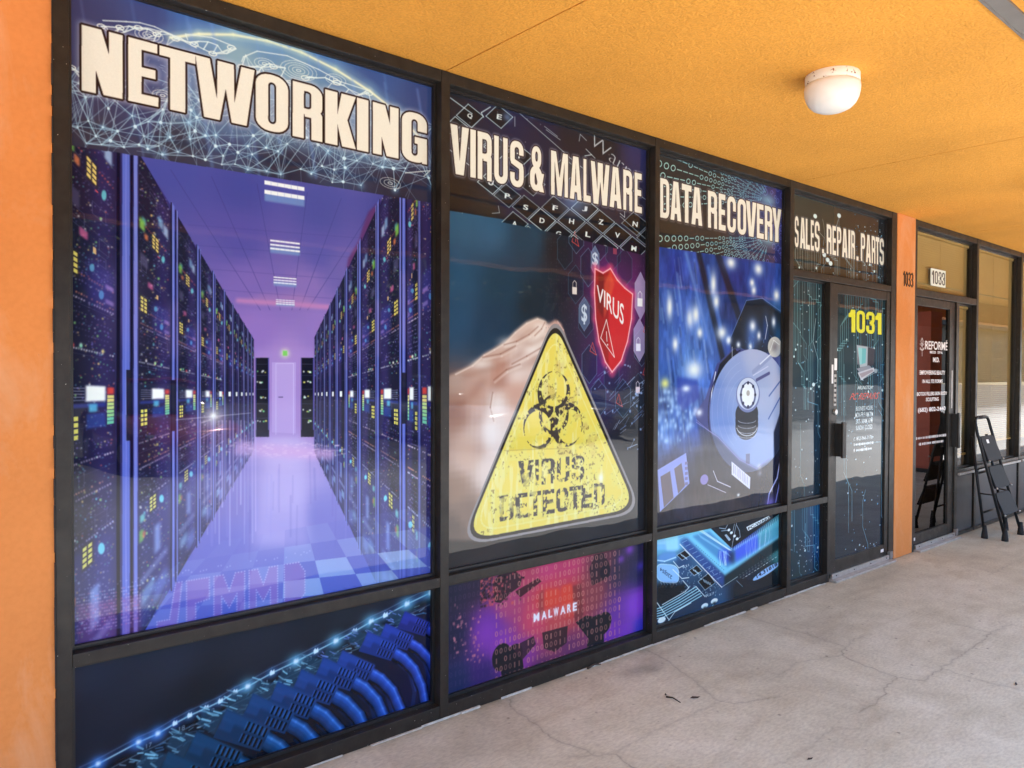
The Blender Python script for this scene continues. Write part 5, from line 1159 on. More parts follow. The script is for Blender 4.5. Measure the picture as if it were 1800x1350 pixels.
def floor_map():
    FX0, FX1, FY0, FY1, pm = 0.6, 9.4, -2.40, 0.0, 210
    W, H = int((FX1-FX0)*pm), int((FY1-FY0)*pm); a = np.ones((H, W), np.float32); R = np.random.RandomState(41)
    def crack(pts, w, dark):
        g = ground(pts); q = np.stack([(g[:, 0]-FX0)*pm, (g[:, 1]-FY0)*pm], 1)
        fine = [q[0]]
        for i in range(len(q)-1):
            n = max(2, int(np.hypot(*(q[i+1]-q[i]))/5))
            for t in range(1, n+1): fine.append(q[i]+(q[i+1]-q[i])*t/n+R.normal(0, 1.15, 2)*(t < n))
        for u, v in zip(fine[:-1], fine[1:]):
            x0, x1 = int(min(u[0], v[0]))-4, int(max(u[0], v[0]))+5; y0, y1 = int(min(u[1], v[1]))-4, int(max(u[1], v[1]))+5
            if x0 < 0 or y0 < 0 or x1 >= W or y1 >= H: continue
            X = np.arange(x0, x1)[None, :]; Y = np.arange(y0, y1)[:, None]; d = v-u; l2 = d@d+1e-9
            t = np.clip(((X-u[0])*d[0]+(Y-u[1])*d[1])/l2, 0, 1); D = np.hypot(X-u[0]-t*d[0], Y-u[1]-t*d[1])
            ww = w*R.uniform(.6, 1.3); c = 1-np.clip((ww/2-D)/.9+.5, 0, 1)*dark*R.uniform(.7, 1)
            s = 1-np.exp(-(D/3.0)**2)*.10
            a[y0:y1, x0:x1] = np.minimum(a[y0:y1, x0:x1], c*s)
    for pts, w, dk in (([(893, 1222), (898, 1243), (918, 1258), (945, 1275), (955, 1288), (975, 1300), (1010, 1313), (1050, 1330)], 1.1, .6), ([(1074, 1326), (1090, 1332), (1105, 1345), (1118, 1352)], 1.2, .75), ([(1000, 1330), (1075, 1327), (1150, 1285), (1255, 1240), (1268, 1233), (1280, 1230)], .8, .35),
        ([(1137, 1141), (1170, 1160), (1205, 1185), (1240, 1215), (1262, 1232), (1290, 1238), (1370, 1225)], 1.0, .5), ([(1310, 1083), (1360, 1098), (1420, 1115), (1470, 1132), (1487, 1138)], .8, .45), ([(1487, 1138), (1480, 1152), (1500, 1162), (1540, 1177), (1578, 1192)], 1.2, .75), ([(1578, 1192), (1560, 1204), (1556, 1222), (1535, 1240), (1510, 1253)], 1.1, .65),
        ([(1578, 1192), (1625, 1197), (1640, 1185), (1657, 1176), (1700, 1145), (1730, 1125), (1741, 1112)], 1.1, .65), ([(1657, 1176), (1720, 1195), (1790, 1212)], 1.0, .5), ([(1487, 1138), (1500, 1125), (1530, 1115)], .9, .4), ([(1741, 1112), (1780, 1098)], .8, .4), ([(1480, 1152), (1400, 1165), (1370, 1190)], .7, .3), ([(1741, 1112), (1690, 1100), (1680, 1098)], .7, .35), ([(1465, 1280), (1440, 1300), (1400, 1330), (1360, 1345)], .7, .3), ([(1465, 1280), (1510, 1282)], .7, .25), ([(1740, 1010), (1770, 995), (1780, 990)], .9, .4)):
        crack(pts, w*.9, min(1, dk*.60))
    for _ in range(420):                              # dark specks
        x, y = R.randint(6, W-6), R.randint(6, H-6); r = R.uniform(.5, 1.5); X = np.arange(-3, 4); D = np.hypot(X[None, :], X[:, None])
        a[y-3:y+4, x-3:x+4] *= 1-np.clip(r-D+.5, 0, 1)*R.uniform(.2, .7)
    for px, py, rx, ry, dk in ((1130, 1175, .16, .05, .35), (1150, 1178, .06, .03, .3), (1680, 1148, .07, .03, .2), (1560, 1010, .3, .06, .15), (820, 1320, .3, .1, .12)):
        g = ground([(px, py)])[0]; cx, cy = (g[0]-FX0)*pm, (g[1]-FY0)*pm; Y, X = np.mgrid[0:H, 0:W]
        a *= 1-np.exp(-((X-cx)/(rx*pm))**2-((Y-cy)/(ry*pm))**2)*dk
    # dirt with painted contact shade along the foot of the shopfront, ragged outwards
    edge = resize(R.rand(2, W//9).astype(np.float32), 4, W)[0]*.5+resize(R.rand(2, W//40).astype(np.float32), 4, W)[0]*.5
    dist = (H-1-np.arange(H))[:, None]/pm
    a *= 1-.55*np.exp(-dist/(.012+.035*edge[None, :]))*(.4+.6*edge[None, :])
    px = np.ones((H, W, 4), np.float32); px[..., :3] = a[..., None]
    im = bpy.data.images.new('slab_cracks', W, H); im.colorspace_settings.name = 'Non-Color'; im.pixels.foreach_set(px.ravel()); im.update(); im.pack()
    return im, (FX0, FX1, FY0, FY1)

def concrete_mat():
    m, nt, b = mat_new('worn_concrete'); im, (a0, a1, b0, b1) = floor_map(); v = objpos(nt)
    mp = nt.nodes.new('ShaderNodeMapping'); mp.inputs['Location'].default_value = (-a0/(a1-a0), -b0/(b1-b0), 0); mp.inputs['Scale'].default_value = (1/(a1-a0), 1/(b1-b0), 1)
    nt.links.new(v, mp.inputs['Vector']); tx = nt.nodes.new('ShaderNodeTexImage'); tx.image = im; tx.extension = 'EXTEND'
    nt.links.new(mp.outputs[0], tx.inputs['Vector'])
    big = noise(nt, 1.1, 6, .62, v, .6); mid = noise(nt, 6, 6, .65, v, .3); fine = noise(nt, 1, 5, .65, objpos(nt, (38, 85, 60)))
    st = noise(nt, 3.2, 5, .6, objpos(nt, (.45, 1.5, 1)), .8)
    c = ramp(nt, big, [(.30, (.52, .50, .385)), (.5, (.62, .61, .475)), (.72, (.70, .695, .57))])
    c = mixc(nt, 1.0, c, ramp(nt, mid, [(.28, (.88, .87, .85)), (.6, (1.03, 1.03, 1.03))]), 'MULTIPLY')
    c = mixc(nt, 1.0, c, ramp(nt, st, [(.30, (.86, .84, .81)), (.52, (1.0, 1.0, 1.0))]), 'MULTIPLY')
    c = mixc(nt, 1.0, c, ramp(nt, fine, [(.30, (.80, .80, .80)), (.6, (1.05, 1.05, 1.05))]), 'MULTIPLY')
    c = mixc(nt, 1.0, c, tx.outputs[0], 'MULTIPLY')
    nt.links.new(c, b.inputs['Base Color']); b.inputs['Roughness'].default_value = .62; b.inputs['Specular IOR Level'].default_value = .35
    ad = nt.nodes.new('ShaderNodeMath'); ad.operation = 'MULTIPLY_ADD'; nt.links.new(tx.outputs[0], ad.inputs[0]); ad.inputs[1].default_value = .8; nt.links.new(fine, ad.inputs[2])
    bump(nt, b, ad.outputs[0], .25, .004)
    return m
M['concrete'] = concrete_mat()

def lot_mat():
    m, nt, b = mat_new('sunlit_parking_lot'); v = objpos(nt)
    conc = ramp(nt, noise(nt, .35, 6, .6, v), [(.3, (.37, .36, .335)), (.7, (.46, .45, .42))])
    asph = ramp(nt, noise(nt, .6, 6, .6, v), [(.3, (.06, .058, .055)), (.7, (.11, .107, .10))])
    sx = nt.nodes.new('ShaderNodeSeparateXYZ'); nt.links.new(v, sx.inputs[0]); ad = nt.nodes.new('ShaderNodeMath'); ad.operation = 'MULTIPLY_ADD'   # worn concrete apron running out into asphalt
    nt.links.new(noise(nt, .5, 5, .65, v), ad.inputs[0]); ad.inputs[1].default_value = 7.0; nt.links.new(sx.outputs[1], ad.inputs[2])
    mr = nt.nodes.new('ShaderNodeMapRange'); mr.inputs['From Min'].default_value = -7.6; mr.inputs['From Max'].default_value = -3.4; nt.links.new(ad.outputs[0], mr.inputs['Value'])
    c = mixc(nt, mr.outputs[0], asph, conc)
    nt.links.new(c, b.inputs['Base Color']); b.inputs['Roughness'].default_value = .9; return m
M['lot'] = lot_mat()

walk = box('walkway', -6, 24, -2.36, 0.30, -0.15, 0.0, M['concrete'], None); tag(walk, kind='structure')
bm = bmesh.new(); bm_box(bm, -120, 120, -160, -2.362, -0.30, -0.13)
bm_box(bm, -120, 120, -2.362, 60, -0.40, -0.16)
tag(from_bm('parking_lot', bm, M['lot']), kind='structure')

# canopy: stucco panels of the soffit with open control joints, the grey strip, the outer half, fascia and columns
canopy = empty('canopy', (0, 0, TOPZ)); tag(canopy, kind='structure')
joints = [-6.0, -3.84, -0.96, 1.918, 4.802, 7.69, 10.57, 13.45, 16.3, 24.0]
for a, b in zip(joints[:-1], joints[1:]):
    g = .0035
    box('soffit_panel', a+g, b-g, -1.706, 0.30, TOPZ, TOPZ+.03, M['soffit'], canopy)
    box('soffit_panel', a+g, b-g, -2.30, -1.770, TOPZ, TOPZ+.03, M['soffit'], canopy)
box('soffit_vent_strip', -6, 24, -1.708, -1.7685, TOPZ-.008, TOPZ+.02, M['grey_strip'], canopy)
box('vent_strip_rib', -6, 24, -1.7090, -1.716, TOPZ-.016, TOPZ-.0081, M['grey_strip'], canopy)
box('roof', -6, 24, -2.60, 6.3, TOPZ+.032, TOPZ+.9, M['dark_roof'], canopy)
box('fascia', -6, 24, -2.52, -2.302, 2.42, TOPZ+.03, M['pillar'], canopy)

def column(x0, x1, mat, label, group, y0=-2.50, y1=-2.05, zt=2.419):
    c = empty('canopy_column', ((x0+x1)/2, -2.18, 0), label, 'column', group)
    box('shaft', x0, x1, y0, y1, .06, zt, mat, c, .004)
    box('base', x0-.02, x1+.02, y0-.02, y1+.02, .0, .06, M['dark_roof'], c, .004)
column(12.2, 12.62, M['red_column'], 'red-brown painted canopy column beyond the folded ladder', None, -2.5, -1.915)
column(-4.9, -4.5, M['pillar'], 'orange canopy column behind the photographer on the left', None)

# the shop building behind the glass
shop = empty('shop_building', (6, 3, 0), 'long orange stucco shop building holding the two glazed shopfronts', 'building')
box('rear_wall', -6, 24, 6.0, 6.2, 0, TOPZ+.03, M['inner_wall'], shop)
box('side_wall', -6.2, -6.0, 0, 6.2, 0, TOPZ+.03, M['pillar'], shop); box('side_wall', 24.0, 24.2, 0, 6.2, 0, TOPZ+.03, M['pillar'], shop)
box('party_wall', 6.45, 6.60, .30, 6.0, 0, TOPZ+.03, M['inner_wall'], shop)
box('light_block_board', .44, 6.32, .125, .155, 0, TOPZ, M['inner_wall'], shop)  # unseen board added behind the printed panes to block light
tag(box('shop_floor', 6.6, 24, .30, 6.0, -.10, .0, M['inner_wall'], None), kind='structure')
tag(box('shop_ceiling', -6, 24, .302, 6.0, TOPZ, TOPZ+.03, M['inner_wall'], None), kind='structure')

pl_ = empty('wall_pillar', (.0, .0, 0), 'wide orange stucco pillar at the left of the NETWORKING window', 'pillar', 'orange pillars framing the shopfront')
box('pillar_face', -6.0, .457, .004, .30, 0, TOPZ-.001, M['pillar'], pl_)
pr_ = empty('wall_pillar', (6.5, 0, 0), 'narrow orange pillar between the 1031 door and the 1033 door', 'pillar', 'orange pillars framing the shopfront')
box('pillar_face', 6.330, 6.676, -.004, .30, 0, TOPZ-.001, M['pillar'], pr_, .004)

# ------------------------------------------------------------------ shopfront 1031
def print_mat(name, im):
    m, nt, b = mat_new(name); tx = nt.nodes.new('ShaderNodeTexImage'); tx.image = im; tx.extension = 'EXTEND'; tx.interpolation = 'Cubic'
    nt.links.new(tx.outputs[0], b.inputs['Base Color']); b.inputs['Roughness'].default_value = .30; b.inputs['Specular IOR Level'].default_value = .0
    b.inputs['Coat Weight'].default_value = 1.0; b.inputs['Coat Roughness'].default_value = .008; b.inputs['Coat IOR'].default_value = 1.36
    wv = nt.nodes.new('ShaderNodeBump'); wv.inputs['Strength'].default_value = .5; wv.inputs['Distance'].default_value = .004; nt.links.new(noise(nt, 2.2, 2, .5, objpos(nt)), wv.inputs['Height']); nt.links.new(wv.outputs[0], b.inputs['Coat Normal'])
    return m

def printed_pane(name, cv, mat, x0, x1, z0, z1, parent, label):
    bm = bmesh.new(); bm_box(bm, x0, x1, GY, GY+.008, z0, z1); uv = bm.loops.layers.uv.new('print')
    for f in bm.faces:
        for l in f.loops:
            l[uv].uv = ((l.vert.co.x-cv.X0)/(cv.X1-cv.X0), (l.vert.co.z-cv.Z0)/(cv.Z1-cv.Z0))
    o = from_bm(name, bm, mat, parent); 
    if label: o['label'] = label
    return o

front = empty('shopfront', (3.4, 0, 0), 'black framed shopfront covered in printed computer pictures with big cream lettering', 'shopfront', 'glazed shopfronts under the orange canopy')
BR, BK = M['bronze'], M['bronze_inner']
D0, D1 = 0.0, 0.115                                    # frame depth
XS = dict(j=(.459, .503), m1=(1.891, 1.936), m2=(3.308, 3.346), m3=(4.706, 4.754), m4=(5.253, 5.282), pr=(6.240, 6.328))
def bar(x0, x1, z0, z1, name='mullion', parent=None, y0=D0, y1=D1, mat=None): return box(name, x0, x1, y0, y1, z0, z1, mat or BR, parent or front, .0025)
bar(*XS['j'], .0, 2.772, 'jamb'); bar(*XS['m1'], .0, 2.772); bar(*XS['m2'], .0, 2.772); bar(*XS['m3'], .0, 2.772); bar(*XS['m4'], .0, 2.139); bar(*XS['pr'], .0, 2.772, 'jamb')
bays = [(.503, 1.891), (1.936, 3.308), (3.346, 4.706)]
HEAD, SILL, R0, R1 = 2.722, .062, .573, .615
def rails(x0, x1, zs, parent, names):
    for (z0, z1), n in zip(zs, names): bar(x0+.0005, x1-.0005, z0, z1, n, parent, D0+.002)
for x0, x1 in bays: rails(x0, x1, [(HEAD, 2.772), (0, SILL), (R0, R1)], front, ['head_rail', 'sill', 'rail'])
rails(4.754, 6.240, [(HEAD, 2.772), (2.141, 2.186)], front, ['head_rail', 'transom_rail'])
rails(4.754, 5.253, [(0, SILL), (R0, R1)], front, ['sill', 'rail'])
def beads(x0, x1, z0, z1, parent, y=GY):               # black glazing channel round a pane
    bm = bmesh.new(); w = .014
    bm_box(bm, x0+.001, x0+w, y-.016, y+.014, z0+.001, z1-.001); bm_box(bm, x1-w, x1-.001, y-.016, y+.014, z0+.001, z1-.001)
    bm_box(bm, x0+w+.0005, x1-w-.0005, y-.016, y+.014, z0+.001, z0+w); bm_box(bm, x0+w+.0005, x1-w-.0005, y-.016, y+.014, z1-w, z1-.001)
    return from_bm('glazing_bead', bm, BK, parent)

PANES = [
    (art_networking, .503, 1.891, R1, HEAD, 'tall window printed NETWORKING over a purple server room'),
    (art_cables, .503, 1.891, SILL, R0, 'low window printed with blue network cables under the NETWORKING window'),
    (art_virus, 1.936, 3.308, R1, HEAD, 'tall window printed VIRUS & MALWARE with a yellow triangular warning sign'),
    (art_malware, 1.936, 3.308, SILL, R0, 'low window printed MALWARE in red and purple with binary digits'),
    (art_recovery, 3.346, 4.706, R1, HEAD, 'tall window printed DATA RECOVERY with an open hard disk'),
    (art_circuit_board, 3.346, 4.706, SILL, R0, 'low window printed with a blue circuit board and chip'),
    (art_sales, 4.754, 6.240, 2.186, HEAD, 'transom window printed SALES . REPAIR . PARTS above the 1031 door'),
    (art_sidelight, 4.754, 5.253, R1, 2.141, 'narrow window with pale circuit lines left of the 1031 door'),
    (art_sidelight_low, 4.754, 5.253, SILL, R0, 'small low window with blue circuit lines left of the 1031 door'),
]
for fn, x0, x1, z0, z1, lab in PANES:
    cv = fn(x0, x1, z0, z1)
    w = printed_pane('window_pane', cv, print_mat('print_'+fn.__name__[4:], cv.image(fn.__name__[4:])), x0+.0006, x1-.0006, z0+.0006, z1-.0006, front, lab)
    beads(x0, x1, z0, z1, w)
# pale caulk line where the frame meets the floor
bm = bmesh.new(); rnd = random.Random(5); x = .46
while x < 5.25:
    L = rnd.uniform(.05, .3)
    if rnd.random() < .8: bm_box(bm, x, min(x+L, 5.25), -.004-rnd.random()*.006, -.0005, .0, .004+rnd.random()*.005)
    x += L+.002
tag(from_bm('caulk_line', bm, M['caulk'], front), kind='stuff')

bm = bmesh.new(); z = .02; rnd = random.Random(8)      # ragged sealant between the left jamb and the pillar
while z < 2.74:
    L = rnd.uniform(.02, .12); w = rnd.uniform(.001, .0035)
    bm_box(bm, .4575-w, .4585, -.003-rnd.random()*.004, .0, z, min(z+L, 2.75)); z += L+.001+(rnd.random() < .2)*.03
tag(from_bm('sealant', bm, M['rubber'], front), kind='stuff')
# ------------------------------------------------------------------ doors
def pull_handle(x, z0, z1, parent, ydoor, wide):
    h = box('pull_handle', x, x+wide, ydoor-.062, ydoor-.045, z0, z1, M['bronze'], parent, .004)
    bm = bmesh.new(); bm_box(bm, x, x+.014, ydoor-.044, ydoor+.0, z0+.01, z1-.01, .002); from_bm('handle_plate', bm, M['bronze_inner'], h)
    return h

def glazed_door(x0, x1, y, lab, sl, srr, gt, gb, parent_group):
    d = empty('shop_door', (x0, y, 0), lab, 'door', parent_group)
    box('stile', x0, x0+sl, y, y+.045, .04, 2.136, BR, d, .003); box('stile', x1-srr, x1, y, y+.045, .04, 2.136, BR, d, .003)
    box('top_rail', x0+sl+.0005, x1-srr-.0005, y+.001, y+.045, gt, 2.136, BR, d, .003); box('bottom_rail', x0+sl+.0005, x1-srr-.0005, y+.001, y+.045, .04, gb, BR, d, .003)
    return d
GD = 'glazed shop doors with dark frames'
door1 = glazed_door(5.286, 6.236, .006, 'dark framed glass door with yellow 1031 and white opening hours', .092, .062, 2.069, .138, GD)
cv = art_door(5.378, 6.174, .138, 2.069)
_gy = GY; 
w = printed_pane('door_pane', cv, print_mat('print_door', cv.image('door')), 5.3786, 6.1734, .1386, 2.0684, door1, None)
for v in w.data.vertices: v.co.y += .022-GY
def thresh(x0, x1, parent):
    t = box('threshold', x0, x1, -.055, .06, .0, .016, M['alu_dull'], parent, .004)
    k_ = box('kick_plate', x0+.02, x1-.03, -.012, .0045, .017, .05, M['alu'], parent, .002)
    for i in range(4):
        bm = bmesh.new(); bmesh.ops.create_uvsphere(bm, u_segments=10, v_segments=6, radius=.005); bmesh.ops.translate(bm, verts=bm.verts, vec=(x0+.08+(x1-x0-.16)*i/3, -.012, .034)); from_bm('screw', bm, M['rubber'], k_)
    box('hinge_block', x1-.028, x1+.02, -.02, .004, .017, .075, M['grey_strip'], parent, .003)
thresh(5.284, 6.26, front)
pull_handle(5.352, .885, 1.143, door1, .006, .052)
# papers and lock on the lock stile of the 1031 door
def flat(name, x0, x1, z0, z1, y, mat, parent): return box(name, x0, x1, y-.0016, y-.0003, z0, z1, mat, parent)
def sticker_mat(name, words, w, h, dark=(30, 28, 28)):
    class C0(Canvas): pass
    s = Canvas(0, w, 0, h, 2400/max(1, h*6), 3); s.a[:] = (236, 234, 228)
    R = np.random.RandomState(len(words)); H, W = s.a.shape[:2]
    y = 2
    while y < H-4:
        hh = R.randint(3, 7); s.a[y:y+hh, max(1, int(W*.15)):int(W*R.uniform(.6, .9))] = dark; y += hh+R.randint(2, 6)
    m, nt, b = mat_new(name); tx = nt.nodes.new('ShaderNodeTexImage'); tx.image = s.image(name); tx.extension = 'EXTEND'
    mp = nt.nodes.new('ShaderNodeTexCoord'); nt.links.new(mp.outputs['Generated'], tx.inputs['Vector']); nt.links.new(tx.outputs[0], b.inputs['Base Color']); return m
flat('paper_notice', 5.334, 5.372, 1.515, 1.600, .006, M['white_paint'], door1)
flat('vinyl_strip', 5.330, 5.366, 1.26, 1.485, .006, M['alu_dull'], door1)
flat('paper_scrap', 5.296, 5.320, 1.42, 1.555, .006, M['white_paint'], door1)
for i in range(6): flat('lock_mark', 5.336, 5.360, 1.275+i*.035, 1.290+i*.035, .0043, M['rubber'], door1)
bm = bmesh.new(); bmesh.ops.create_cone(bm, cap_ends=True, segments=24, radius1=.021, radius2=.019, depth=.014); bmesh.ops.rotate(bm, verts=bm.verts, cent=(0, 0, 0), matrix=Matrix.Rotation(math.pi/2, 3, 'X')); bmesh.ops.translate(bm, verts=bm.verts, vec=(5.347, -.001, 1.215)); from_bm('lock_cylinder', bm, M['alu'], door1, smooth=False)
flat('white_sticker', 6.115, 6.165, .083, .107, .006, M['white_paint'], door1)

# ------------------------------------------------------------------ shopfront 1033
G3 = .060
front3 = empty('shopfront', (10, 0, 0), 'dark framed shopfront with tan blinds and grey base panels beyond the narrow orange pillar', 'shopfront', 'glazed shopfronts under the orange canopy')
DD = .095
def bar3(x0, x1, z0, z1, name, y0=.0): return box(name, x0, x1, y0, DD, z0, z1, BR, front3, .003)
bar3(6.680, 6.724, 0, 2.772, 'jamb'); bar3(7.594, 7.655, 0, 2.139, 'mullion'); bar3(8.083, 8.133, 0, 2.772, 'mullion')
XM = [9.36, 9.41]
mull3 = [(9.355, 9.405), (10.63, 10.68), (11.90, 11.95), (13.2, 13.25), (14.5, 14.55)]
for a, b in mull3: bar3(a, b, 0, 2.772, 'mullion')
def seg3(x0, x1, zs):
    for z0, z1, n in zs: bar3(x0+.0005, x1-.0005, z0, z1, n, .002)
seg3(6.724, 8.083, [(HEAD, 2.772, 'head_rail'), (2.141, 2.20, 'transom_rail')])
edges = [8.133]+[v for p in mull3 for v in p]
wins = [(edges[i], edges[i+1]) for i in range(0, len(edges)-1, 2)]
def pane3(x0, x1, z0, z1, lab=None, mat='shop_glass'):
    p = box('window_pane', x0+.0006, x1-.0006, G3, G3+.006, z0+.0006, z1-.0006, M[mat], front3)
    if lab: p['label'] = lab
    beads(x0, x1, z0, z1, p, G3+.0)
    return p
pane3(6.724, 8.083, 2.20, HEAD, 'transom window with tan blinds above the 1033 door')
seg3(7.655, 8.083, [(.565, .612, 'sill')]); pane3(7.655, 8.083, .612, 2.141, 'narrow window with tan blinds right of the 1033 door')
def base_panel(x0, x1):
    p = box('base_panel', x0+.02, x1-.02, .012, .04, .045, .545, M['panel'], front3, .004)
    box('panel_backing', x0+.0006, x1-.0006, .02, .05, .03, .5644, M['panel'], p)
    box('panel_foot', x0+.0006, x1-.0006, .004, .06, .0, .0295, M['bronze'], p)
base_panel(7.655, 8.083)
for i, (a, b) in enumerate(wins):
    seg3(a, b, [(HEAD, 2.772, 'head_rail'), (.565, .612, 'sill')]); pane3(a, b, .612, HEAD, 'large window with tan blinds behind the folded ladder' if i == 0 else None); base_panel(a, b)
    s_ = box('sill_cap', a, b, -.022, -.0005, .560, .582, M['alu_dull'], front3, .003)
box('sill_cap', 7.66, 8.08, -.022, -.0005, .560, .582, M['alu_dull'], front3, .003)
# blinds
BG = 'tan horizontal blinds inside the 1033 shopfront'
def blind(x0, x1, z0, z1, lab, tilt=-52):
    b = empty('window_blind', ((x0+x1)/2, G3+.028, z1), lab, 'blind', BG)
    box('blind_rail', x0, x1, G3+.010, G3+.046, z1-.035, z1, M['slat'], b)
    bm = bmesh.new(); z = z1-.05; a = math.radians(tilt); hw = .0125
    dy, dz = hw*math.cos(a), hw*math.sin(a)
    while z > z0+.02:
        y = G3+.028
        v = [bm.verts.new(p) for p in ((x0, y-dy, z-dz), (x1, y-dy, z-dz), (x1, y, z+.002), (x0, y, z+.002), (x1, y+dy, z+dz), (x0, y+dy, z+dz))]
        bm.faces.new(v[:4]); bm.faces.new((v[3], v[2], v[4], v[5])); z -= .0205
    tag(from_bm('slat', bm, M['slat'], b), kind='stuff')
    for x in (x0+.12, (x0+x1)/2, x1-.12) if x1-x0 > .5 else ((x0+x1)/2,): box('blind_cord', x, x+.004, G3+.0125, G3+.0145, z0+.01, z1-.04, M['slat'], b)
    box('bottom_bar', x0, x1, G3+.014, G3+.042, z0, z0+.018, M['slat'], b)
blind(6.74, 8.07, 2.19, 2.72, 'short tan blind in the transom above the 1033 door')
blind(7.665, 8.075, .72, 2.14, 'narrow tan blind beside the 1033 door')
for i, (a, b) in enumerate(wins): blind(a+.01, b-.01, .80, 2.72, ['large tan blind in the window behind the folded ladder', 'tan blind in the window just beyond the ladder window', 'tan blind in the third window beyond the 1033 door', 'tan blind in the fourth window beyond the 1033 door', 'tan blind in the farthest 1033 window'][i])

door3 = glazed_door(6.728, 7.590, .012, 'dark framed glass door with white lettering of the spa at 1033', .046, .120, 2.068, .138, GD)
def art_spa(X0, X1, Z0, Z1):
    global GY
    s = Canvas(X0, X1, Z0, Z1, 620, 31); W = (255, 244, 238)
    def t(txt, xa, xb, yt, yb, **kw): typed(s, txt, quad(xa, yt, yb, xb), (255, 255, 255), 1, kw.get('b', .02), 0, kw.get('sp', 1))
    t('REFORM\u00c9', 1626.5, 1666, 595, 614, b=.012); t('MED SPA', 1635, 1657, 616.5, 621.3, b=.03, sp=1.5); t('M.D.', 1640.5, 1651.5, 628, 636.5, b=.03)
    t('EMPOWERING BEAUTY', 1617, 1661.5, 651, 658.6); t('IN ALL ITS FORMS', 1622, 1657, 667, 673.6); t('BOTOX FILLERS SKIN BODY', 1612, 1665, 689.5, 696); t('SCULPTING', 1628, 1650, 699, 705.5); t('(682) 802-2440', 1614, 1662, 717, 727)
    k = s.rng.uniform
    for xa, xb, y in ((1611, 1664, 771), (1616, 1658, 781)):          # two faint lines too small to read
        x = xa
        while x < xb: w = k(1.0, 2.4); s.dot((x, hy(xa, y, x)), w, k(2.8, 4.6), (170, 170, 170), k(.6, 1)); x += w+(.35 if k(0, 1) < .85 else 1.6)
    # sprig emblem
    s.line([(1621, 594), (1618.5, 600), (1621, 606), (1623.5, 600)], 1.6, (255,)*3, 1, .8, closed=True); s.seg((1621, 596), (1621, 626), 1.6, (255,)*3)
    for y in (604, 611): s.line([(1617.5, y), (1621, y+5), (1624.5, y)], 1.6, (255,)*3)
    s.line([(1617.5, 611), (1618, 614), (1621, 616), (1624, 614), (1624.5, 611)], 1.4, (255,)*3)
    return s
_old = GY; GY = .03
cv = art_spa(6.774, 7.470, .138, 2.068); GY = _old
def spa_glass(im):
    m = clear_glass('lettered_door_glass', (.30, .28, .26), 1.85); nt = m.node_tree; out = [n for n in nt.nodes if n.type == 'OUTPUT_MATERIAL'][0]
    old = out.inputs[0].links[0].from_socket; tx = nt.nodes.new('ShaderNodeTexImage'); tx.image = im; tx.extension = 'EXTEND'; im.colorspace_settings.name = 'Non-Color'
    df = nt.nodes.new('ShaderNodeBsdfDiffuse'); df.inputs[0].default_value = (.84, .80, .78, 1); mx = nt.nodes.new('ShaderNodeMixShader')
    r = nt.nodes.new('ShaderNodeMath'); r.operation = 'MULTIPLY'; r.inputs[1].default_value = 1.12; r.use_clamp = True
    nt.links.new(tx.outputs[0], r.inputs[0]); nt.links.new(r.outputs[0], mx.inputs[0]); nt.links.new(old, mx.inputs[1]); nt.links.new(df.outputs[0], mx.inputs[2]); nt.links.new(mx.outputs[0], out.inputs[0]); return m
w = printed_pane('door_pane', cv, spa_glass(cv.image('spa')), 6.7746, 7.4694, .1386, 2.0674, door3, None)
for v in w.data.vertices: v.co.y += .03-GY
thresh(6.724, 7.62, front3)
pull_handle(7.535, .82, 1.14, door3, .012, .040)
flat('white_sticker', 6.735, 6.775, .085, .110, .012, M['white_paint'], door3)
flat('vinyl_strip', 7.520, 7.548, 1.18, 1.52, .012, M['alu_dull'], door3)
# sign plate 1033 on the transom glass
def plate_mat():
    global GY
    old = GY; GY = G3-.012
    q = plane([(1637, 471), (1662, 506)]); X0, X1, Z1, Z0 = q[0, 0], q[1, 0], q[0, 1], q[1, 1]
    s = Canvas(X0-.004, X1+.004, Z0-.004, Z1+.004, 700, 3); s.a[:] = (250, 240, 222)
    y0, x0, m = glyph_mask(s, row('1033', [(1638.5, 1642), (1643.3, 1648.6), (1649.8, 1655), (1656, 1661.2)], 1638.5, 475, 498, s=.30, t=.12), 2); s.put(y0, x0, m, (24, 22, 22))
    m_, nt, b = mat_new('number_plate'); tx = nt.nodes.new('ShaderNodeTexImage'); tx.image = s.image('number_plate'); tx.extension = 'EXTEND'; nt.links.new(tx.outputs[0], b.inputs['Base Color']); b.inputs['Roughness'].default_value = .4
    GY = old; return m_, s, (X0, X1, Z0, Z1)
pm_, cv, (x0, x1, z0, z1) = plate_mat()
sg = printed_pane('number_sign', cv, pm_, x0, x1, z0, z1, None, None)
for v in sg.data.vertices: v.co.y += G3-.012-GY
tag(sg, 'white plate numbered 1033 on the transom glass above the spa door', 'sign')
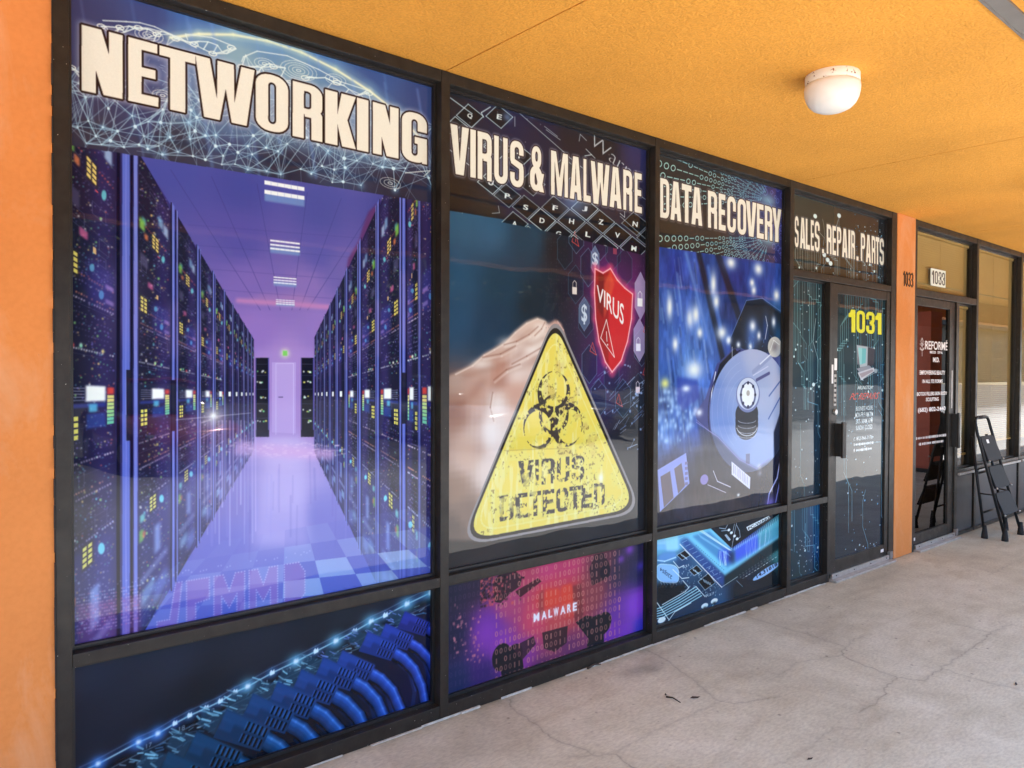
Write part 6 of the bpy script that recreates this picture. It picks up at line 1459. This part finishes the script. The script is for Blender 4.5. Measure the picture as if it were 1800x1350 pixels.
# worn black numerals on the narrow pillar
num = empty('house_number', (6.53, -.004, 2.26), 'thin black house numerals on the narrow orange pillar', 'house number')
_c = Canvas(0, 1, 0, 1, 10)
def numeral(ch, x0, x1, z0, z1, y=-.004, shift=0):
    bm = bmesh.new(); strokes = {'1': [[(.2, .8), (.6, 1), (.6, 0)]], '0': [[(.5, 1), (.05, .8), (.05, .2), (.5, 0), (.95, .2), (.95, .8), (.5, 1)]], '3': [[(.05, .9), (.5, 1), (.9, .85), (.85, .6), (.4, .52), (.9, .42), (.95, .12), (.5, 0), (.05, .1)]]}[ch]
    for st in strokes:
        pts = [(x0+(x1-x0)*u, y-.006-shift, z0+(z1-z0)*v) for u, v in st]
        for a, b in zip(pts[:-1], pts[1:]):
            a, b = Vector(a), Vector(b); d = (b-a).normalized(); n = Vector((-d.z, 0, d.x))*.0034
            vs = [bm.verts.new(p) for p in (a-n-d*.004, b-n+d*.004, b+n+d*.004, a+n-d*.004)]; ws = [bm.verts.new(v.co+Vector((0, .0055, 0))) for v in vs]
            bm.faces.new(vs); bm.faces.new(ws[::-1])
            for i in range(4): bm.faces.new((vs[i], ws[i], ws[(i+1) % 4], vs[(i+1) % 4]))
    bmesh.ops.recalc_face_normals(bm, faces=bm.faces)
    return from_bm('numeral', bm, M['numeral'], num)
for ch, x in zip('1033', (6.436, 6.484, 6.535, 6.588)): numeral(ch, x, x+.037, 2.205, 2.315)

# ------------------------------------------------------------------ ceiling lamps
def ceiling_lamp(x, y, label):
    l = empty('ceiling_lamp', (x, y, TOPZ), label, 'ceiling lamp', 'round white lamps on the orange soffit')
    lathe('lamp_ring', [(.109, .001), (.111, -.004), (.111, -.034), (.107, -.038), (.094, -.038)], (x, y, TOPZ), M['lamp_ring'], l)
    lathe('glass_shade', [(.104, -.0365), (.112, -.043), (.114, -.058), (.1125, -.078), (.107, -.101), (.096, -.122), (.079, -.139), (.056, -.150), (.028, -.156), (.004, -.157)], (x, y, TOPZ), M['glass_white'], l)
ceiling_lamp(3.20, -1.045, 'round white glass lamp with a rusty ring on the orange soffit')
ceiling_lamp(6.09, -1.16, 'second white lamp farther along the soffit, past the right edge')

# ------------------------------------------------------------------ folded step ladder
lad = empty('step_ladder', (8.0, -.25, 0), 'folded black three step ladder leaning against the 1033 window', 'step ladder')
BS = M['black_steel']
def L(xu, t):                                         # point on the front frame: side 0..1, height parameter 0..1
    lo = Vector((7.785+.425*xu, -.352, .03)); hi = Vector((7.742+.36*xu, -.105, 1.06)); return lo+(hi-lo)*t
hp = fillet([L(0, 0), L(0, .93), L(.0, 1.0)+Vector((.02, .0, .03)), L(1, 1.0)+Vector((-.02, 0, .03)), L(1, .93), L(1, 0)], .09, 7)
tube('front_frame', hp, .0125, BS, lad, 12)
g0, g1 = L(0, 1.0)+Vector((.09, 0, .03)), L(1, 1.0)+Vector((-.09, 0, .03)); tube('hand_grip', [g0, g1], .0165, M['rubber'], lad, 12)
def Rr(xu, t):
    lo = Vector((7.775+.55*xu, -.192, .03)); hi = Vector((7.748+.37*xu, -.085, .92)); return lo+(hi-lo)*t
for xu in (0, 1): tube('rear_leg', [Rr(xu, 0), Rr(xu, 1)], .0125, BS, lad, 12)
tube('rear_brace', [Rr(0, .22), Rr(1, .22)], .009, BS, lad, 8); tube('rear_brace', [Rr(0, .62), Rr(1, .62)], .009, BS, lad, 8)
for p in (L(0, 0), L(1, 0), Rr(0, 0), Rr(1, 0)):
    lathe('rubber_foot', [(.016, .085), (.018, .06), (.024, .02), (.027, -.006), (.028, -.03)], (p.x, p.y, .03), M['rubber'], lad, 14)
def step(t0, t1, lift, sticker=False):
    # folded tread: a broad plate hanging just in front of the frame, its lower edge a little proud
    a, b = L(.03, t1), L(.97, t1); c, d = L(.97, t0), L(.03, t0)
    nrm = (b-a).cross(d-a).normalized(); 
    if nrm.y > 0: nrm = -nrm
    off = lambda v, k: v+nrm*k
    q = [off(a, .010), off(b, .010), off(c, lift), off(d, lift)]; bm = bmesh.new()
    mid = [q[0]+(q[1]-q[0])*.10, q[0]+(q[1]-q[0])*.90]
    up = (q[0]-q[3]).normalized()
    out = [q[3], q[2], q[1]-up*.05, q[1]-up*.012-(q[1]-q[0]).normalized()*.02, mid[1], mid[0], q[0]-up*.012+(q[1]-q[0]).normalized()*.02, q[0]-up*.05]
    f = [bm.verts.new(p) for p in out]; g = [bm.verts.new(p-nrm*.022) for p in out]
    bm.faces.new(f); bm.faces.new(g[::-1])
    for i in range(len(f)): bm.faces.new((f[i], g[i], g[(i+1) % len(f)], f[(i+1) % len(f)]))
    bmesh.ops.recalc_face_normals(bm, faces=bm.faces)
    bmesh.ops.bevel(bm, geom=bm.edges[:], offset=.003, segments=2, affect='EDGES')
    st = from_bm('step', bm, M['tread'], lad)
    for e in (q[3], q[2]):
        bm = bmesh.new(); bmesh.ops.create_uvsphere(bm, u_segments=10, v_segments=8, radius=.009); bmesh.ops.translate(bm, verts=bm.verts, vec=e+nrm*.004); from_bm('rivet', bm, M['alu'], st, True)
    if sticker:
        cx = q[0]+(q[1]-q[0])*.38-up*.055+nrm*.004; ux = (q[1]-q[0]).normalized()
        bm = bmesh.new(); bm.faces.new([bm.verts.new(p) for p in (cx-ux*.028-up*.018, cx+ux*.028-up*.018, cx+ux*.028+up*.018, cx-ux*.028+up*.018)])
        r = bmesh.ops.extrude_face_region(bm, geom=bm.faces[:]); bmesh.ops.translate(bm, verts=[v for v in r['geom'] if isinstance(v, bmesh.types.BMVert)], vec=nrm*.001)
        bmesh.ops.recalc_face_normals(bm, faces=bm.faces); from_bm('white_sticker', bm, M['white_paint'], st)
step(.645, .865, .030, True); step(.410, .600, .034); step(.180, .370, .040)
for xu in (0, 1):                                     # side links between the frames
    for t in (.36, .60): tube('side_link', [L(xu, t), Rr(xu, t+.06)], .006, BS, lad, 8)

# ------------------------------------------------------------------ litter on the floor
def twig(px0, px1, r, lab, bend=.01):
    a, b = ground([px0, px1]); p = [Vector((a[0], a[1], r)), Vector(((a[0]+b[0])/2+bend, (a[1]+b[1])/2+bend, r*1.6)), Vector((b[0], b[1], r*.8))]
    o = tube('twig', p, [r, r*.8, r*.5], M['twig'], None, 6); tag(o, lab, 'twig', 'dry twigs on the concrete')
twig((1171, 1226), (1196, 1236), .004, 'thin dry twig on open concrete with a dark bud end')
twig((1033, 1177), (1056, 1169), .006, 'thick dry twig lying against the window sill under the MALWARE print')
def leaf(px, w, l, ang, lab, hz=.006):
    g = ground([px])[0]; bm = bmesh.new(); pts = [(-l, 0, .002), (-l*.4, w, hz), (l*.4, w*.8, .004), (l, 0, hz), (l*.4, -w*.8, .002), (-l*.4, -w, .003)]
    ca, sa = math.cos(ang), math.sin(ang); vs = [bm.verts.new((g[0]+x*ca-y*sa, g[1]+x*sa+y*ca, z)) for x, y, z in pts]; c = bm.verts.new((g[0], g[1], hz*.6))
    for i in range(6): bm.faces.new((vs[i], vs[(i+1) % 6], c))
    tag(from_bm('dry_leaf', bm, M['twig']), lab, 'leaf', 'dry leaves on the concrete')
leaf((1222, 1227), .008, .026, -.5, 'dark curled dry leaf beside the thin twig')
leaf((1786, 1203), .006, .018, .3, 'small dry leaf at the right edge of the concrete')
leaf((1424, 1335), .005, .014, -.3, 'small dry leaf near the bottom edge of the picture')
leaf((1170, 1222), .006, .009, .6, 'tiny dark bud at the tip of the thin twig')

# ------------------------------------------------------------------ across the lot: what the glass mirrors
far = empty('shop_row', (5, -44, 0), 'two storey tan brick building across the sunlit parking lot', 'building')
box('wall', -70, 190, -48, -44, -.13, 8.8, M['tan_wall'], far); box('roof', -71, 191, -48.5, -43, 8.8, 9.8, M['dark_roof'], far)
for i in range(24): box('window', -50+i*9, -45+i*9, -43.99, -43.95, .2, 2.7, M['bronze_inner'], far); box('window', -50+i*9, -45+i*9, -43.99, -43.95, 5.0, 7.0, M['bronze_inner'], far)
M['bark'] = simple('grey_bark', (.12, .09, .07), .9, 0, .3, 8)
M['leaf'] = simple('dark_green_foliage', (.055, .085, .030), .7, 0, .5, 1.5)
def tree(x, y, h, seed, lab):
    t = empty('tree', (x, y, -.13), lab, 'tree', 'trees at the far side of the parking lot'); R = random.Random(seed); bm = bmesh.new()
    bm_tube(bm, [(x, y, -.13), (x+.1, y, h*.25), (x-.1, y+.1, h*.5), (x, y, h*.75)], [.22, .17, .12, .05], 8)
    for i in range(6):
        a = R.uniform(0, 6.28); z = h*R.uniform(.35, .6); bm_tube(bm, [(x, y, z), (x+math.cos(a)*h*.16, y+math.sin(a)*h*.16, z+h*.14), (x+math.cos(a)*h*.27, y+math.sin(a)*h*.27, z+h*.22)], [.08, .05, .02], 6)
    bmesh.ops.recalc_face_normals(bm, faces=bm.faces); from_bm('trunk', bm, M['bark'], t, True)
    bm = bmesh.new()
    cl = [(x+R.gauss(0, h*.22), y+R.gauss(0, h*.17), h*R.uniform(.34, .92), h*R.uniform(.09, .17)) for _ in range(34)]
    for cx, cy, cz, cr in cl:
        for _ in range(110):
            v = Vector((R.gauss(0, 1), R.gauss(0, 1), R.gauss(0, 1))).normalized()*cr*R.uniform(.5, 1.05); p = Vector((cx, cy, cz))+v; s_ = R.uniform(.12, .26)
            u = Vector((R.gauss(0, 1), R.gauss(0, 1), R.gauss(0, 1))).normalized(); w_ = u.cross(v).normalized() if u.cross(v).length > 1e-5 else Vector((1, 0, 0))
            bm.faces.new([bm.verts.new(p+q) for q in (-u*s_, w_*s_*.6, u*s_, -w_*s_*.6)])
    from_bm('crown', bm, M['leaf'], t)
for i, (x, y, h, lab) in enumerate(((-46, -41, 9.5, 'leftmost tree across the lot, beyond the far end of the tan building'), (-37, -40, 11.5, 'tall green tree at the far left of the lot'), (-28, -41, 8.8, 'low green tree third from the left across the lot'), (-20, -40, 12.2, 'tallest green tree across the lot'), (-12, -42, 9.6, 'rounded green tree left of the middle across the lot'),
        (-3, -40, 8.2, 'lowest green tree at the middle of the far side'), (7, -41, 10.8, 'middle green tree before the tan building'), (18, -40, 12.0, 'broad green tree right of the middle across the lot'), (28, -42, 9.2, 'short green tree second from the right across the lot'), (38, -41, 11.0, 'rightmost green tree across the lot'))):
    tree(x, y, h, 60+i, lab)
M['car_glass'] = simple('dark_car_glass', (.02, .022, .025), .05, 0, .1, 4)
M['tyre'] = simple('tyre_rubber', (.02, .02, .02), .8, 0, .2, 20)
def car_paint(n, c): 
    m = simple(n, c, .22, .1, .04, 2); m.node_tree.nodes['Principled BSDF'].inputs['Coat Weight'].default_value = .8; return m
def parked_car(x, y, paint, lab):
    # nose towards the walkway (+Y); sections along the length give the bonnet, cabin and boot
    c = empty('parked_car', (x, y, -.13), lab, 'car', 'cars parked in the lot behind the photographer'); g = -.13
    def loft(secs, name, mat, hw):
        bm = bmesh.new(); rings = []
        for yy, z0, z1, k in secs:
            w = hw*k; rings.append([bm.verts.new((x+px*w, y+yy, g+z0+(z1-z0)*pz)) for px, pz in ((-1, .0), (-1.0, .55), (-.93, .85), (-.78, 1), (.78, 1), (.93, .85), (1.0, .55), (1, .0))])
        for i in range(len(rings)-1):
            for j in range(8): bm.faces.new((rings[i][j], rings[i][(j+1) % 8], rings[i+1][(j+1) % 8], rings[i+1][j]))
        bm.faces.new(rings[0]); bm.faces.new(rings[-1]); bmesh.ops.recalc_face_normals(bm, faces=bm.faces); return from_bm(name, bm, mat, c, True)
    loft([(-2.25, .38, .78, .86), (-2.15, .24, .92, .95), (-1.5, .20, .98, 1), (0, .20, .95, 1), (1.0, .20, .93, 1), (1.9, .22, .82, .97), (2.2, .28, .70, .88)], 'body', paint, .90)
    cab = loft([(-1.75, .93, .98, .84), (-1.15, .93, 1.38, .76), (-.3, .93, 1.46, .74), (.3, .93, 1.40, .76), (1.15, .93, .96, .84)], 'cabin_glass', M['car_glass'], .88)
    box('roof_panel', x-.52, x+.52, y-1.0, y+.2, g+1.425, g+1.475, paint, c, .02)
    for sx in (-1, 1):
        for yy in (-1.4, 1.4):
            bm = bmesh.new(); bmesh.ops.create_cone(bm, cap_ends=True, segments=24, radius1=.32, radius2=.32, depth=.2); bmesh.ops.rotate(bm, verts=bm.verts, cent=(0, 0, 0), matrix=Matrix.Rotation(math.pi/2, 3, 'Y')); bmesh.ops.translate(bm, verts=bm.verts, vec=(x+sx*.83, y+yy, g+.32)); wh = from_bm('wheel', bm, M['tyre'], c)
            bm = bmesh.new(); bmesh.ops.create_cone(bm, cap_ends=True, segments=20, radius1=.2, radius2=.17, depth=.02); bmesh.ops.rotate(bm, verts=bm.verts, cent=(0, 0, 0), matrix=Matrix.Rotation(math.pi/2*sx, 3, 'Y')); bmesh.ops.translate(bm, verts=bm.verts, vec=(x+sx*.94, y+yy, g+.32)); from_bm('rim', bm, M['alu'], wh)
        box('headlight', x+sx*.62-.16, x+sx*.62+.16, y+2.05, y+2.16, g+.60, g+.70, M['alu'], c, .02)
PAINT = dict(silver=(.50, .51, .52), dark=(.03, .035, .045), white=(.75, .75, .73), red=(.35, .03, .025), blue=(.03, .07, .20), tan=(.36, .30, .22), grey=(.16, .17, .18))
PAINT = {n: car_paint(n+'_car_paint', c) for n, c in PAINT.items()}
for x, y, n, lab in ((-2.9, -8.2, 'silver', 'silver parked car nearest the canopy on the left'), (.9, -11.4, 'dark', 'dark parked car in the middle of the lot'), (-8.6, -11.6, 'white', 'white parked car left of the tan one'), (-11.6, -11.3, 'grey', 'grey parked car between the white one and the blue one'), (-14.5, -11.5, 'blue', 'blue parked car at the left end of the row'),
        (-5.6, -11.4, 'tan', 'tan parked car in the row behind the silver one'), (4.1, -11.6, 'red', 'red parked car right of the dark one'), (10.4, -11.3, 'silver', 'silver parked car at the right end of the row'), (13.5, -11.5, 'dark', 'dark parked car beyond the silver one at the right end')):
    parked_car(x, y, PAINT[n], lab)
